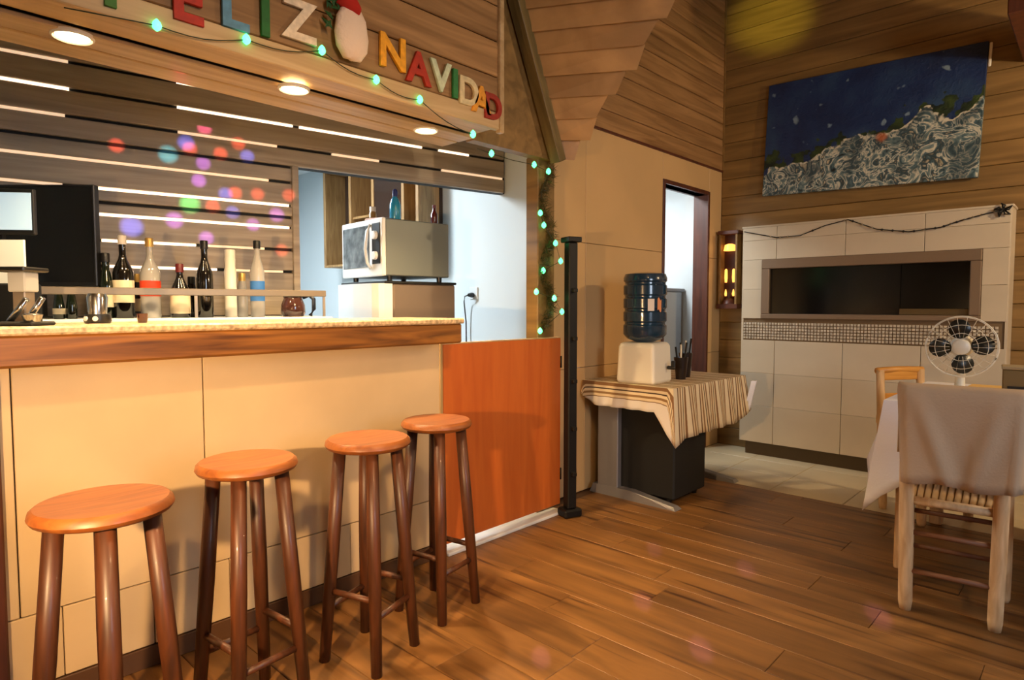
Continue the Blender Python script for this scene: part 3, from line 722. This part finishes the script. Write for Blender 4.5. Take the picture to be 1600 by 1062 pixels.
# water dispenser base and blue bottle
DX, DY = -2.17, 3.565
ds = thing('water_dispenser', 'cream water dispenser base on the striped tablecloth', 'dispenser', (DX, DY, TTZ + .006), .08)
V = []
for zz, s in ((0, .132), (.02, .134), (.235, .126), (.262, .116)): V += [(-s, -s, zz), (s, -s, zz), (s, s, zz), (-s, s, zz)]
bmf = [(0, 1, 2, 3)[::-1], (12, 13, 14, 15)] + [(j * 4 + i, j * 4 + (i + 1) % 4, j * 4 + 4 + (i + 1) % 4, j * 4 + 4 + i) for j in range(3) for i in range(4)]
bo = mesh('body', V, bmf, M_cream, ds); bv = bo.modifiers.new('b', 'BEVEL'); bv.width = .02; bv.segments = 3
lathe('tap', [(.012, 0), (.012, .04), (.008, .05)], M_black, ds, (.14, .05, .10), (0, PI / 2, 0), n=12)
box('tap_lever', (.165, .04, .10), (.19, .06, .145), M_black, ds, .004)
wbtl = thing('water_bottle', 'large dark blue water bottle upturned on the dispenser', 'water bottle', (DX, DY, TTZ + .27), -.75)
R_ = .138
prof = [(.03, -.03), (.06, .0), (R_ * .82, .02), (R_, .05)]
z = .05
for k in range(4):
    prof += [(R_, z + .055), (R_ - .009, z + .065), (R_ - .009, z + .075), (R_, z + .085)]; z += .085
prof += [(R_, z + .02), (R_ * .93, z + .045), (R_ * .5, z + .055), (.01, z + .05)]
lathe('body', prof, M_bluebottle, wbtl, n=36)
for k, (a, wd, c) in enumerate(((-.1, .30, (226, 214, 200)), (.32, .22, (216, 140, 90)))):
    V = []; 
    for i in range(7):
        aa = a - wd / 2 + wd * i / 6 + math.radians(0)
        for zz in (.20, .275): V.append(((R_ + .002) * math.cos(aa), (R_ + .002) * math.sin(aa), zz + (.01 if k else 0) * math.sin(i)))
    mesh('sticker', V, [(2 * i, 2 * i + 2, 2 * i + 3, 2 * i + 1) for i in range(6)], mat('sticker_%d' % k, c, .5), wbtl, rot=(0, 0, .1))
# dark pots beside it
for dx, dy, h, lab in ((.20, .30, .15, 'dark brown cup beside the dispenser, the nearer of two'), (.16, .44, .17, 'black pot beside the dispenser, the farther of two')):
    t = thing('dark_cup', lab, 'cup', (DX + dx - .1, DY + dy, TTZ + .006), 0, 'dark cups by the dispenser')
    lathe('body', [(.032, 0), (.048, h), (.044, h), (.029, .01), (.001, .008)], mat('dark_brown_ceramic', (34, 24, 20), .3), t, n=20, closed=False)
    for q in range(3):
        tube('straw', [(.01 * q - .01, 0, .02), (.03 * (q - 1), .02 * q - .02, h + .07 + .015 * q)], .006, M_matte if q != 1 else M_cream, t, 6)
# small white napkin hanging off the cloth corner
nv = []
for i in range(7):
    for j in range(4):
        nv.append((.05 * j / 3 + .05 * (1 - i / 6), .012 * math.sin(j * 2) + .02 * j / 3, -.21 * i / 6))
pn = onx(1168, 603, -1.78)
nap = mesh('white_napkin', nv, [(i * 4 + j, i * 4 + j + 1, i * 4 + j + 5, i * 4 + j + 4) for i in range(6) for j in range(3)], M_whitecloth, None, (-1.835, TYB - .04, TTZ - .03), (0, 0, .9), True)
nap.modifiers.new('s', 'SOLIDIFY').thickness = .006
tag(nap, 'white napkin hanging at the far corner of the striped table', 'napkin')

# washroom fixtures seen through the doorway
wc = thing('washroom_cabinet', 'pale grey cabinet with a shelf seen through the doorway', 'cabinet', (-3.3, 4.9, 0))
box('body', (-.5, -.45, 0), (.45, .42, 1.38), mat('pale_grey_laminate', (176, 182, 184), .5), wc, .006)
box('shelf', (-.52, -.47, 1.38), (.47, .44, 1.41), M_grey, wc, .004)
fc = thing('tap_fitting', 'dark curved tap on the pale grey washroom cabinet', 'tap', (-3.02, 4.85, 1.41))
tube('spout', [(0, 0, 0), (0, 0, .10), (.02, -.02, .13), (.06, -.04, .13), (.08, -.05, .10)], .01, M_iron, fc); lathe('flange', [(.03, 0), (.028, .02), (.012, .03)], M_chrome, fc, n=16)

# ------------------------------------------------------------------ TILED HEARTH
YH = 5.2
hx0, hx1 = ony(1159, 500, YH).x, ony(1576, 450, YH).x
HZ1 = 1.897
ox0, ox1 = ony(1190, 450, YH).x, ony(1533, 450, YH).x
oz1, oz0 = ony(1400, 395, YH).z, ony(1300, 499, YH).z
ix0, ix1 = ony(1202, 450, YH).x, ony(1515, 450, YH).x
iz1, iz0 = ony(1400, 412, YH).z, ony(1300, 491, YH).z
mz0 = ony(1180, 531, YH).z
he = thing('tiled_hearth', 'cream tiled built-in grill hearth with a long dark glazed opening', 'hearth')
multibox('core', [((hx0 + .01, YH + .012, .115), (hx1 - .01, 5.43, iz0 - .01)), ((hx0 + .01, YH + .012, iz1 + .01), (hx1 - .01, 5.43, HZ1 - .005)), ((hx0 + .01, YH + .012, iz0 - .01), (ix0, 5.43, iz1 + .01)), ((ix1, YH + .012, iz0 - .01), (hx1 - .01, 5.43, iz1 + .01))], M_grout, he)
box('toe_kick', (hx0 + .03, YH + .05, 0), (hx1 - .03, 5.43, .115), mat('toe_kick_dark', (84, 70, 50), .7), he)
cols = [hx0, ony(1212, 450, YH).x, ony(1319, 450, YH).x, ony(1442, 450, YH).x, hx1]
rl = [.115, .115 + (mz0 - .115) * .36, .115 + (mz0 - .115) * .68, mz0]
def ht(x0, x1, z0, z1):
    if x1 - x0 > .02 and z1 - z0 > .02: box('tile', (x0 + .002, YH, z0 + .0008), (x1 - .002, YH + .014, z1 - .0008), M_hearthtile, he, .0015)
for c in range(4):
    for r in range(3): ht(cols[c], cols[c + 1], rl[r], rl[r + 1])
    ht(cols[c], cols[c + 1], 1.79, HZ1)
    ht(cols[c], cols[c + 1], oz1, 1.79)
zmid = (oz1 + oz0) / 2
for a, b_ in ((hx0, ox0), (ox1, hx1)):
    ht(a, b_, oz0, zmid); ht(a, b_, zmid, oz1)
multibox('side_face', [((hx1 - .012, YH + .004, .115), (hx1 + .004, 5.435, HZ1))], M_hearthtile, he)
multibox('side_face', [((hx0 - .004, YH + .004, .115), (hx0 + .012, 5.435, HZ1))], M_hearthtile, he)
box('top_slab', (hx0 - .01, YH - .006, HZ1 - .004), (hx1 + .012, 5.435, HZ1 + .012), M_hearthtile, he, .003)
# opening frame
for nm, lo, hi in (('frame_bar', (ox0, YH - .012, iz1), (ox1, YH + .03, oz1)), ('frame_bar', (ox0, YH - .012, oz0), (ox1, YH + .03, iz0)), ('frame_bar', (ox0, YH - .012, iz0), (ix0, YH + .03, iz1)), ('frame_bar', (ix1, YH - .012, iz0), (ox1, YH + .03, iz1))):
    box(nm, lo, hi, mat('frame_steel', (132, 112, 92), .45, metal=.35), he, .005)
multibox('firebox', [((ix0, 5.40, iz0), (ix1, 5.43, iz1)), ((ix0, YH + .03, iz0 - .01), (ix1, 5.43, iz0)), ((ix0, YH + .03, iz1), (ix1, 5.43, iz1 + .01))], M_matte, he)
xm = ony(1405, 450, YH).x
box('glass_pane', (ix0, YH + .03, iz0), (xm, YH + .038, iz1), mat('smoked_glass', (8, 9, 9), .15), he)
box('glass_pane', (xm, YH + .045, iz0), (ix1, YH + .053, iz1), MATS['smoked_glass'], he)
box('pane_rail', (xm, YH + .02, iz0), (ix1, YH + .044, iz0 + .045), mat('pane_rail_brass', (96, 78, 48), .45, metal=.4), he, .003)
# mosaic band: a grid of small pieces
mb = link('mosaic_band', None, he)
V, F = [], []; x = hx0 + .01; mzs = (oz0 - .006, mz0 + .01); ps = .0235
nx_ = int((hx1 - hx0 - .04) / ps); nz_ = max(3, int((mzs[0] - mzs[1]) / ps))
COLR = []
for i in range(nx_):
    for j in range(nz_):
        a, c = hx0 + .012 + i * ps, mzs[1] + j * ps; b_ = len(V); e = ps - .005
        V += [(a, YH + .010, c), (a + e, YH + .010, c), (a + e, YH + .010, c + e), (a, YH + .010, c + e), (a + .002, YH + .003, c + .002), (a + e - .002, YH + .003, c + .002), (a + e - .002, YH + .003, c + e - .002), (a + .002, YH + .003, c + e - .002)]
        F += [(b_ + 4, b_ + 5, b_ + 6, b_ + 7), (b_, b_ + 1, b_ + 5, b_ + 4), (b_ + 1, b_ + 2, b_ + 6, b_ + 5), (b_ + 2, b_ + 3, b_ + 7, b_ + 6), (b_ + 3, b_, b_ + 4, b_ + 7)]
me = bpy.data.meshes.new('mosaic'); me.from_pydata(V, [], F); me.update()
bpy.data.objects.remove(mb)
mo = link('mosaic_band', me, he, m=mat('mosaic_glass', (196, 184, 164), .3, noise=.28, nscale=38)); mo['kind'] = 'stuff'
# swagged garland on the hearth top
t = thing('bead_garland', 'thin beaded garland swagged along the hearth top', 'garland')
gp_ = [(1163, 362), (1213, 371), (1250, 368), (1290, 352), (1325, 343), (1370, 358), (1420, 362), (1470, 355), (1500, 345), (1540, 334), (1568, 328)]
gpt = [ony(u, v, YH - .012) for u, v in gp_]
tube('cord', gpt, .004, M_matte, t, 5)
for i in range(len(gpt) - 1):
    for k in range(3):
        q = gpt[i].lerp(gpt[i + 1], (k + .5) / 3)
        if random.random() < .8: lathe('bead', [(.001, -.009), (.008, -.004), (.008, .004), (.001, .009)], M_matte if random.random() < .6 else M_chrome, t, q, n=6)
q = gpt[-1]
bow = thing('garland_bow', 'dark ribbon bow at the right corner of the hearth top', 'bow', q + Vector((0, -.004, 0)))
for a in range(5): tube('loop', [(0, 0, 0), (.03 * math.cos(a * 1.25), -.012, .03 * math.sin(a * 1.25)), (.05 * math.cos(a * 1.25 + .5), -.004, .045 * math.sin(a * 1.25 + .5)), (0, 0, .004)], .006, M_matte, bow, 5)

# wooden lantern left of the hearth
pl0, pl1 = ony(1121, 480, 5.40), ony(1157, 362, 5.40)
la = thing('wall_lantern', 'wooden wall lantern with glowing amber lamps beside the doorway', 'lantern')
lx0, lx1 = max(pl0.x, XD + .03), pl1.x
box('case_back', (lx0, 5.425, pl0.z), (lx1, 5.437, pl1.z), mat('lantern_inside', (70, 34, 14), .4), la)
box('top', (lx0 - .01, 5.33, pl1.z - .02), (lx1 + .01, 5.437, pl1.z + .012), M_darkwood, la, .003)
box('bottom', (lx0 - .01, 5.33, pl0.z - .012), (lx1 + .01, 5.437, pl0.z + .03), M_darkwood, la, .003)
for xx in (lx0, lx1 - .018): box('stile', (xx, 5.34, pl0.z), (xx + .018, 5.437, pl1.z), M_pine2, la, .002)
xc = (lx0 + lx1) / 2
M_amber = mat('amber_lamp', (255, 176, 80), .4, emit=1.6)
lathe('lamp_shade', [(.055, 0), (.045, .05), (.02, .06)], M_amber, la, (xc, 5.385, pl1.z - .16), n=18)
for s in (-1, 1):
    lathe('lamp_tube', [(.010, 0), (.014, .04), (.012, .11), (.004, .12)], M_amber, la, (xc + s * .035, 5.39, pl0.z + .22), n=12)
    lathe('lamp_tube', [(.008, 0), (.012, .02), (.004, .06)], M_amber, la, (xc + s * .035, 5.39, pl0.z + .10), n=12)
lathe('pedestal', [(.06, 0), (.05, .03), (.02, .05), (.02, .1)], M_darkwood, la, (xc, 5.385, pl0.z + .03), n=18)

# ------------------------------------------------------------------ PAINTING
c00, c10, c11, c01 = ony(1197, 308, 5.41), ony(1540, 275, 5.41), ony(1534, 68, 5.41), ony(1198, 134, 5.41)
pc = (c00 + c10 + c11 + c01) / 4; pw = ((c10 - c00).length + (c11 - c01).length) / 2; ph = ((c01 - c00).length + (c11 - c10).length) / 2
tilt = math.atan2((c10.z - c00.z + c11.z - c01.z) / 2, pw)
def painting():
    m = bpy.data.materials.new('seabed_canvas'); m.use_nodes = True; nt = m.node_tree; N, L = nt.nodes, nt.links; b = N['Principled BSDF']; b.inputs['Roughness'].default_value = .45
    tc = N.new('ShaderNodeTexCoord'); sx = N.new('ShaderNodeSeparateXYZ'); L.new(tc.outputs['Object'], sx.inputs[0])
    def noise(s, d=4, dist=0.0):
        n = N.new('ShaderNodeTexNoise'); n.inputs['Scale'].default_value = s; n.inputs['Detail'].default_value = d; n.inputs['Distortion'].default_value = dist
        L.new(tc.outputs['Object'], n.inputs['Vector']); return n.outputs['Fac']
    def ramp(src, stops):
        r = N.new('ShaderNodeValToRGB'); cr = r.color_ramp
        cr.elements[0].position, cr.elements[0].color = stops[0][0], lin(stops[0][1]); cr.elements[1].position, cr.elements[1].color = stops[-1][0], lin(stops[-1][1])
        for p, c in stops[1:-1]: cr.elements.new(p).color = lin(c)
        L.new(src, r.inputs[0]); return r.outputs[0]
    def math_(op, a, b_):
        n = N.new('ShaderNodeMath'); n.operation = op
        for i, s in enumerate((a, b_)):
            if isinstance(s, (int, float)): n.inputs[i].default_value = s
            else: L.new(s, n.inputs[i])
        return n.outputs[0]
    def mix(f, a, b_):
        n = N.new('ShaderNodeMix'); n.data_type = 'RGBA'
        L.new(f, n.inputs[0]); L.new(a, n.inputs[6]); L.new(b_, n.inputs[7]); return n.outputs[2]
    water = ramp(noise(3.5, 5), [(.25, (16, 30, 66)), (.5, (24, 46, 88)), (.75, (44, 72, 104))])
    rocks = ramp(noise(8, 5, 2.4), [(.28, (20, 30, 34)), (.38, (66, 92, 100)), (.46, (120, 138, 136)), (.50, (216, 210, 188)), (.54, (78, 104, 112)), (.62, (40, 56, 62)), (.68, (190, 178, 150)), (.8, (230, 222, 200))])
    shade_ = N.new('ShaderNodeRGB'); shade_.outputs[0].default_value = lin((44, 64, 72))
    rocks = mix(ramp(noise(5.5, 4, .5), [(.46, (0, 0, 0)), (.60, (215, 215, 215))]), rocks, shade_.outputs[0])
    weed = ramp(noise(12, 4, .6), [(.35, (14, 30, 26)), (.7, (58, 76, 34))])
    dots = ramp(noise(11, 2), [(.68, (0, 0, 0)), (.74, (255, 255, 255))])
    # shore line rises to the right and is ragged
    hgt = math_('ADD', math_('MULTIPLY', sx.outputs['X'], .20), math_('MULTIPLY', math_('SUBTRACT', noise(4, 4), .5), .42))
    d_ = math_('SUBTRACT', sx.outputs['Z'], hgt)
    rockmask = ramp(math_('ADD', math_('MULTIPLY', d_, 6), 1.1), [(.44, (255, 255, 255)), (.52, (0, 0, 0))])
    weedmask = ramp(math_('ADD', math_('MULTIPLY', math_('ADD', d_, math_('MULTIPLY', math_('SUBTRACT', noise(10, 3), .5), .62)), 5), .75), [(.40, (255, 255, 255)), (.5, (0, 0, 0))])
    wht = N.new('ShaderNodeRGB'); wht.outputs[0].default_value = lin((150, 176, 190))
    c1 = mix(math_('MULTIPLY', dots, .55), water, wht.outputs[0])
    c2 = mix(weedmask, c1, weed)
    crest = ramp(math_('ADD', math_('MULTIPLY', d_, 6), 1.1), [(.36, (0, 0, 0)), (.42, (255, 255, 255)), (.50, (255, 255, 255)), (.54, (0, 0, 0))])
    cw_ = N.new('ShaderNodeRGB'); cw_.outputs[0].default_value = lin((206, 200, 178))
    crest = math_('MULTIPLY', crest, ramp(noise(18, 3, 1), [(.44, (0, 0, 0)), (.54, (255, 255, 255))]))
    c3 = mix(crest, mix(rockmask, c2, rocks), cw_.outputs[0])
    og = N.new('ShaderNodeVectorMath'); og.operation = 'DISTANCE'; og.inputs[1].default_value = (.13, 0, -.10); L.new(tc.outputs['Object'], og.inputs[0])
    om = ramp(math_('ADD', og.outputs['Value'], math_('MULTIPLY', math_('SUBTRACT', noise(14, 3), .5), .05)), [(.026, (225, 225, 225)), (.044, (0, 0, 0))])
    oc = N.new('ShaderNodeRGB'); oc.outputs[0].default_value = lin((186, 96, 44))
    c4 = mix(om, c3, oc.outputs[0])
    L.new(c4, b.inputs['Base Color'])
    bp_ = N.new('ShaderNodeBump'); bp_.inputs['Strength'].default_value = .5; bp_.inputs['Distance'].default_value = .01
    L.new(noise(30, 5, 1), bp_.inputs['Height']); L.new(bp_.outputs[0], b.inputs['Normal'])
    return m
pt = tag(link('painting', None, None, pc, (-.03, -tilt, 0)), 'unframed blue seascape painting with pale rocks on the boarded wall', 'painting')
box('canvas', (-pw / 2, -.018, -ph / 2), (pw / 2, .014, ph / 2), painting(), pt, .003)
box('hanging_clip', (pw / 2 + .004, -.012, ph / 2 - .17), (pw / 2 + .022, .0, ph / 2 - .01), M_cream, pt, .004)
box('stretcher', (-pw / 2 + .02, .012, ph / 2 - .06), (pw / 2 - .02, .028, ph / 2 - .02), M_pine2, pt)

# ------------------------------------------------------------------ DINING TABLE, CHAIRS, FAN (right)
DT = .80
ax0, ax1, ay0, ay1 = -.74, .62, 3.36, 4.36
dt = thing('dining_table', 'wooden dining table under the white cloth at the right', 'table')
box('table_top', (ax0, ay0, DT - .03), (ax1, ay1, DT - .003), M_rustic, dt, .004)
for lx, ly in ((-.665, 3.43), (ax1 - .08, ay0 + .08), (-.665, ay1 - .08), (ax1 - .08, ay1 - .08)):
    box('leg', (lx - .03, ly - .03, 0), (lx + .03, ly + .03, DT - .03), M_rustic, dt, .006)
for a, b_ in (((-.64, 3.44, .66), (.56, 3.47, .77)), ((-.65, 3.46, .66), (-.62, 4.26, .77))): box('apron', a, b_, M_rustic, dt, .003)
wc_ = drape('white_tablecloth', ax0, ax1, ay0, ay1, DT + .002, (.28, .28, .28, .32), M_whitecloth, (.22, .2, .2, .02), 7, .02, .09, 5)
tag(wc_, 'white tablecloth hanging in folds behind the linen-covered chair', 'tablecloth')
oc = drape('cream_overcloth', ax0 + .22, ax1 - .02, ay0 + .02, ay1 - .05, DT + .010, (.012, .012, .012, .012), M_creamcloth, (0, 0, 0, 0), 5, .003, .002, 6, 2)
tag(oc, 'golden cream overcloth lying on the white tablecloth', 'tablecloth')
# chair with the linen cover
def turned_leg(name, a, b_, r, par, m=M_rustic):
    a, b_ = Vector(a), Vector(b_)
    pts = [a.lerp(b_, f) for f in (0, .04, .35, .7, 1)]
    return tube(name, pts, [r * .82, r, r * 1.05, r, r * .95], m, par, 10)
def make_chair(label, loc, rot, mrail=M_rustic, group=None):
    t = thing('rustic_chair', label, 'chair', loc, rot, group)
    BL, BR, FL, FR = (-.147, 0), (.147, 0), (-.175, .33), (.175, .33)
    for s in (BL, BR): turned_leg('leg', (s[0], s[1], 0), (s[0] * 1.08, -.045, .93), .026, t)
    for s in (FL, FR): turned_leg('leg', (s[0], s[1], 0), (s[0], s[1] - .02, .46), .026, t)
    for zz in (.17, .33):
        for a, b_ in ((BL, BR), (FL, FR), (BL, FL), (BR, FR)):
            dzz = .03 if a[0] != b_[0] * -1 else 0
            tube('rung', [(a[0], a[1] - .01, zz + dzz), (b_[0], b_[1] - .01, zz + dzz)], .011, mat('rung_wood', (120, 76, 48), .6), t)
    V, F = [], []
    for i in range(14):
        f = i / 13; x = -.17 + .34 * f
        tube_data([(x * .93, -.015, .465), (x, .15, .458), (x * 1.03, .33, .465)], .0135, 6, V, F)
    mesh('seat', V, F, mat('woven_rush', (176, 142, 96), .8), t, smooth=True)
    tube('seat_rail', [(-.17, -.012, .462), (.17, -.012, .462)], .018, M_rustic, t); tube('seat_rail', [(-.19, .32, .462), (.19, .32, .462)], .018, M_rustic, t)
    for zz in (.60, .74, .89):
        box('back_slat', (-.165, -.045 - .02, zz - .03), (.165, -.022 - .02, zz + .03), mrail, t, .005)
    return t
make_chair('rustic wooden chair under the beige linen cover, nearest at the right', (-.412, 2.985, 0), .10)
# linen cover
cw = .425; V, F = [], []
nu, nv_ = 34, 22
CXc, CYc, ctop, cbot = -.385, 2.93, .945, .565
prof = []
for j in range(nv_ + 1):
    f = j / nv_
    if f < .42: prof.append((+.062, cbot + .09 + (ctop - cbot - .11) * (f / .42)))
    elif f < .58:
        a = (f - .42) / .16 * PI; prof.append((.062 * math.cos(a), ctop - .02 + .02 * math.sin(a)))
    else: prof.append((-.062, ctop - .02 - (ctop - cbot - .02) * ((f - .58) / .42)))
for j, (py, pz) in enumerate(prof):
    for i in range(nu + 1):
        u_ = -1 + 2 * i / nu; f = max(0, (j / nv_ - .58) / .42)
        dy = -.034 * math.exp(-((u_ + .72 - f * .55) ** 2) * 55) * (f * (1.25 - f)) * 1.9 + .018 * math.exp(-((u_ - .05) ** 2) * 7) * f - .03 * math.exp(-((u_ - .62 + .45 * f) ** 2) * 45) * (f * (1.2 - f)) * 1.9 - .02 * math.exp(-((u_ - .86) ** 2) * 200) * f
        edge = .03 * max(0, abs(u_) - .86) / .14
        x = u_ * cw / 2 * (1 - .10 * f)
        z = pz - .018 * math.cos(u_ * PI * .5) * f * 0 - (.008 * (1 + math.sin(5 * u_)) * f)
        V.append((x, py + dy + (edge if py < 0 else -edge), z))
for j in range(nv_):
    for i in range(nu): F.append((j * (nu + 1) + i, j * (nu + 1) + i + 1, (j + 1) * (nu + 1) + i + 1, (j + 1) * (nu + 1) + i))
cv = mesh('chair_cover', V, F, M_linen, None, (CXc, CYc, 0), (0, 0, .10), smooth=True); cv.modifiers.new('s', 'SOLIDIFY').thickness = .004
tag(cv, 'beige linen cloth draped over the nearest chair back', 'chair cover')
# honey-coloured chair on the far left of the table
t2 = make_chair('honey-coloured chair back peeping out behind the white tablecloth', (-.88, 4.48, 0), -PI / 2 - .6, M_orangewood, None)
for ch in t2.children:
    if ch.name.startswith('back_slat'): pass
t2.scale = (.93, .93, .92)
tube('top_rail', [(-.18, -.05, .925), (0, -.062, .93), (.18, -.05, .925)], .022, M_orangewood, t2)
# neighbouring chair right of the covered one, mostly out of frame
make_chair('rustic chair cut off by the right frame edge', (.10, 3.04, 0), .06)
# fan
pf = ony(1502, 541, 3.62)
fan = tag(link('desk_fan', None, None, (pf.x, pf.y, DT + .012), (0, 0, math.atan2(-pf.x, pf.y) + .0)), 'white desk fan with dark blades on the dining table', 'fan')
fz = pf.z - DT - .012; FR_ = .142
M_fanw = mat('fan_white', (226, 220, 200), .4); M_blade = mat('fan_blade_dark', (30, 34, 33), .35)
lathe('base', [(.11, 0), (.115, .012), (.09, .03), (.03, .04)], M_fanw, fan, n=28)
lathe('stem', [(.022, .03), (.016, fz - .03)], M_fanw, fan, (0, .075, 0), n=14)
lathe('motor', [(.02, -.06), (.05, -.05), (.055, 0), (.045, .03)], M_fanw, fan, (0, .09, fz), (PI / 2, 0, 0), n=20)
V, F = [], []
def ringpts(r, yy, n=40): return [(r * math.cos(2 * PI * i / n), yy, fz + r * math.sin(2 * PI * i / n)) for i in range(n)]
for r, yy in ((FR_, 0), (FR_, -.02), (FR_ * .97, -.045), (FR_ * .72, -.058), (FR_ * .45, -.062), (FR_ * .97, .035), (FR_ * .6, .05)): tube_data(ringpts(r, yy),   .0013 if r != FR_ else .0032, 5, V, F, True)
for i in range(22):
    a = 2 * PI * i / 22; c, s = math.cos(a), math.sin(a)
    tube_data([(c * .045, -.062, fz + s * .045), (c * FR_ * .8, -.056, fz + s * FR_ * .8), (c * FR_, -.02, fz + s * FR_), (c * FR_, .02, fz + s * FR_), (c * FR_ * .7, .05, fz + s * FR_ * .7), (c * .05,   .05, fz + s * .05)], .0009, 4, V, F)
mesh('cage', V, F, M_fanw, fan, smooth=True)
lathe('hub', [(.001, -.018), (.026, -.016), (.036, -.008), (.037, .004), (.001, .005)], M_fanw, fan, (0, -.045, fz), (-PI / 2, 0, 0), n=24)
for k in range(4):
    a0 = k * PI / 2 + .1; V = [(.088 * math.cos(a0), -.008, fz + .088 * math.sin(a0))]
    for i in range(16):
        b_ = 2 * PI * i / 16; rr_, tt_ = .083 + .046 * math.cos(b_), .044 * math.sin(b_)
        V.append((rr_ * math.cos(a0) - tt_ * math.sin(a0), -.008 + tt_ * .35, fz + rr_ * math.sin(a0) + tt_ * math.cos(a0)))
    o = mesh('blade', V, [(0, 1 + i, 1 + (i + 1) % 16) for i in range(16)], M_blade, fan, smooth=True)
    o.modifiers.new('s', 'SOLIDIFY').thickness = .003
# menu box and dark tray behind the fan on the table
bx = thing('condiment_box', 'dull olive box standing on the table right of the fan', 'box', (-.22, 3.95, DT + .012), .1)
box('case', (-.14, -.07, 0), (.2, .07, .13), mat('olive_card', (110, 92, 56), .6), bx, .005); box('lid', (-.145, -.075, .13), (.205, .075, .145), mat('pale_card', (150, 134, 104), .6), bx, .003)
box('front_slot', (-.12, -.074, .02), (.18, -.068, .05), M_matte, bx)
cn = thing('dark_flask', 'slim dark flask behind the box at the right edge', 'bottle', (-.20, 4.12, DT + .012))
lathe('body', [(.02, 0), (.024, .01), (.024, .2), (.012, .24)], M_matte, cn, n=14); lathe('cap', [(.013, .24), (.013, .27)], M_black, cn, n=12)

# ------------------------------------------------------------------ PARTY-LIGHT DOTS (a small effect projector in the hall, right of the camera)
PJ = Vector((.95, -.75, 1.72))
def onb(u, v):
    n = Vector((.983, -.186, 0)); r = ray(u, v); Q = Vector((-3.40, 1.848, 0)); return EYE + r * ((Q - EYE).dot(n) / r.dot(n))
Rr, Bb, Pp, Gg, Tt = (1, .10, .05), (.12, .16, 1), (.55, .16, 1), (.1, 1, .25), (.1, .6, .8)
dots = [(181, 226, Rr, 1), (344, 239, Rr, 1), (296, 231, Rr, .9), (319, 199, (1, .12, .35), 1), (372, 223, Rr, .8), (262, 240, Tt, 1.4), (290, 222, Bb, 1.2), (386, 243, Bb, 1), (317, 254, Pp, 1), (310, 281, Pp, 1),
        (296, 318, Gg, 1.5), (352, 302, Bb, 1), (367, 300, Rr, .8), (402, 302, Rr, 1), (363, 331, Bb, 1), (205, 353, Bb, 1.6), (272, 343, Pp, 1.3), (322, 371, Pp, 1.1), (395, 350, Pp, 1), (451, 304, Rr, 1), (440, 390, Rr, 1), (432, 335, Pp, 1.2), (332, 322, Rr, .6)]
for u, v, c, s in dots:
    light('SPOT', 'party_dot', PJ, 1700, c, .004, onb(u, v), cone=.85 * s + .1, blend=.9)
for u, v, s in ((845, 1027, 1), (1004, 938, 1), (1095, 1014, 1.2), (1022, 858, .9), (1165, 888, 1), (1372, 962, 1.2)):
    light('SPOT', 'party_dot_floor', PJ, 1300, (.45, .25, 1), .004, onz(u, v, 0), cone=1.3 * s, blend=.9)

# ------------------------------------------------------------------ pieces that belong to a part of their thing
def nest(root, part, kids):
    ps = [c for c in root.children if c.name.split('.')[0] == part]
    if not ps: return
    for c in [c for c in root.children if c.name.split('.')[0] in kids]:
        c.parent = ps[0]; c.location = Vector(c.location) - Vector(ps[0].location)
nest(mw, 'front', ('door_window', 'handle', 'control_panel'))
nest(so, 'plug_none', ()); nest(bl, 'base', ('knob',)); nest(tv, 'screen_panel', ('screen', 'arm'))
nest(ds, 'body', ('tap',)); nest(kc, 'back', ('glass_door', 'shelf')); nest(pt, 'canvas', ('hanging_clip', 'stretcher'))
nest(gate, 'panel', ('hinge', 'edge_band')); nest(bb, 'case', ('lid', 'caster')); nest(bx, 'case', ('front_slot', 'lid'))
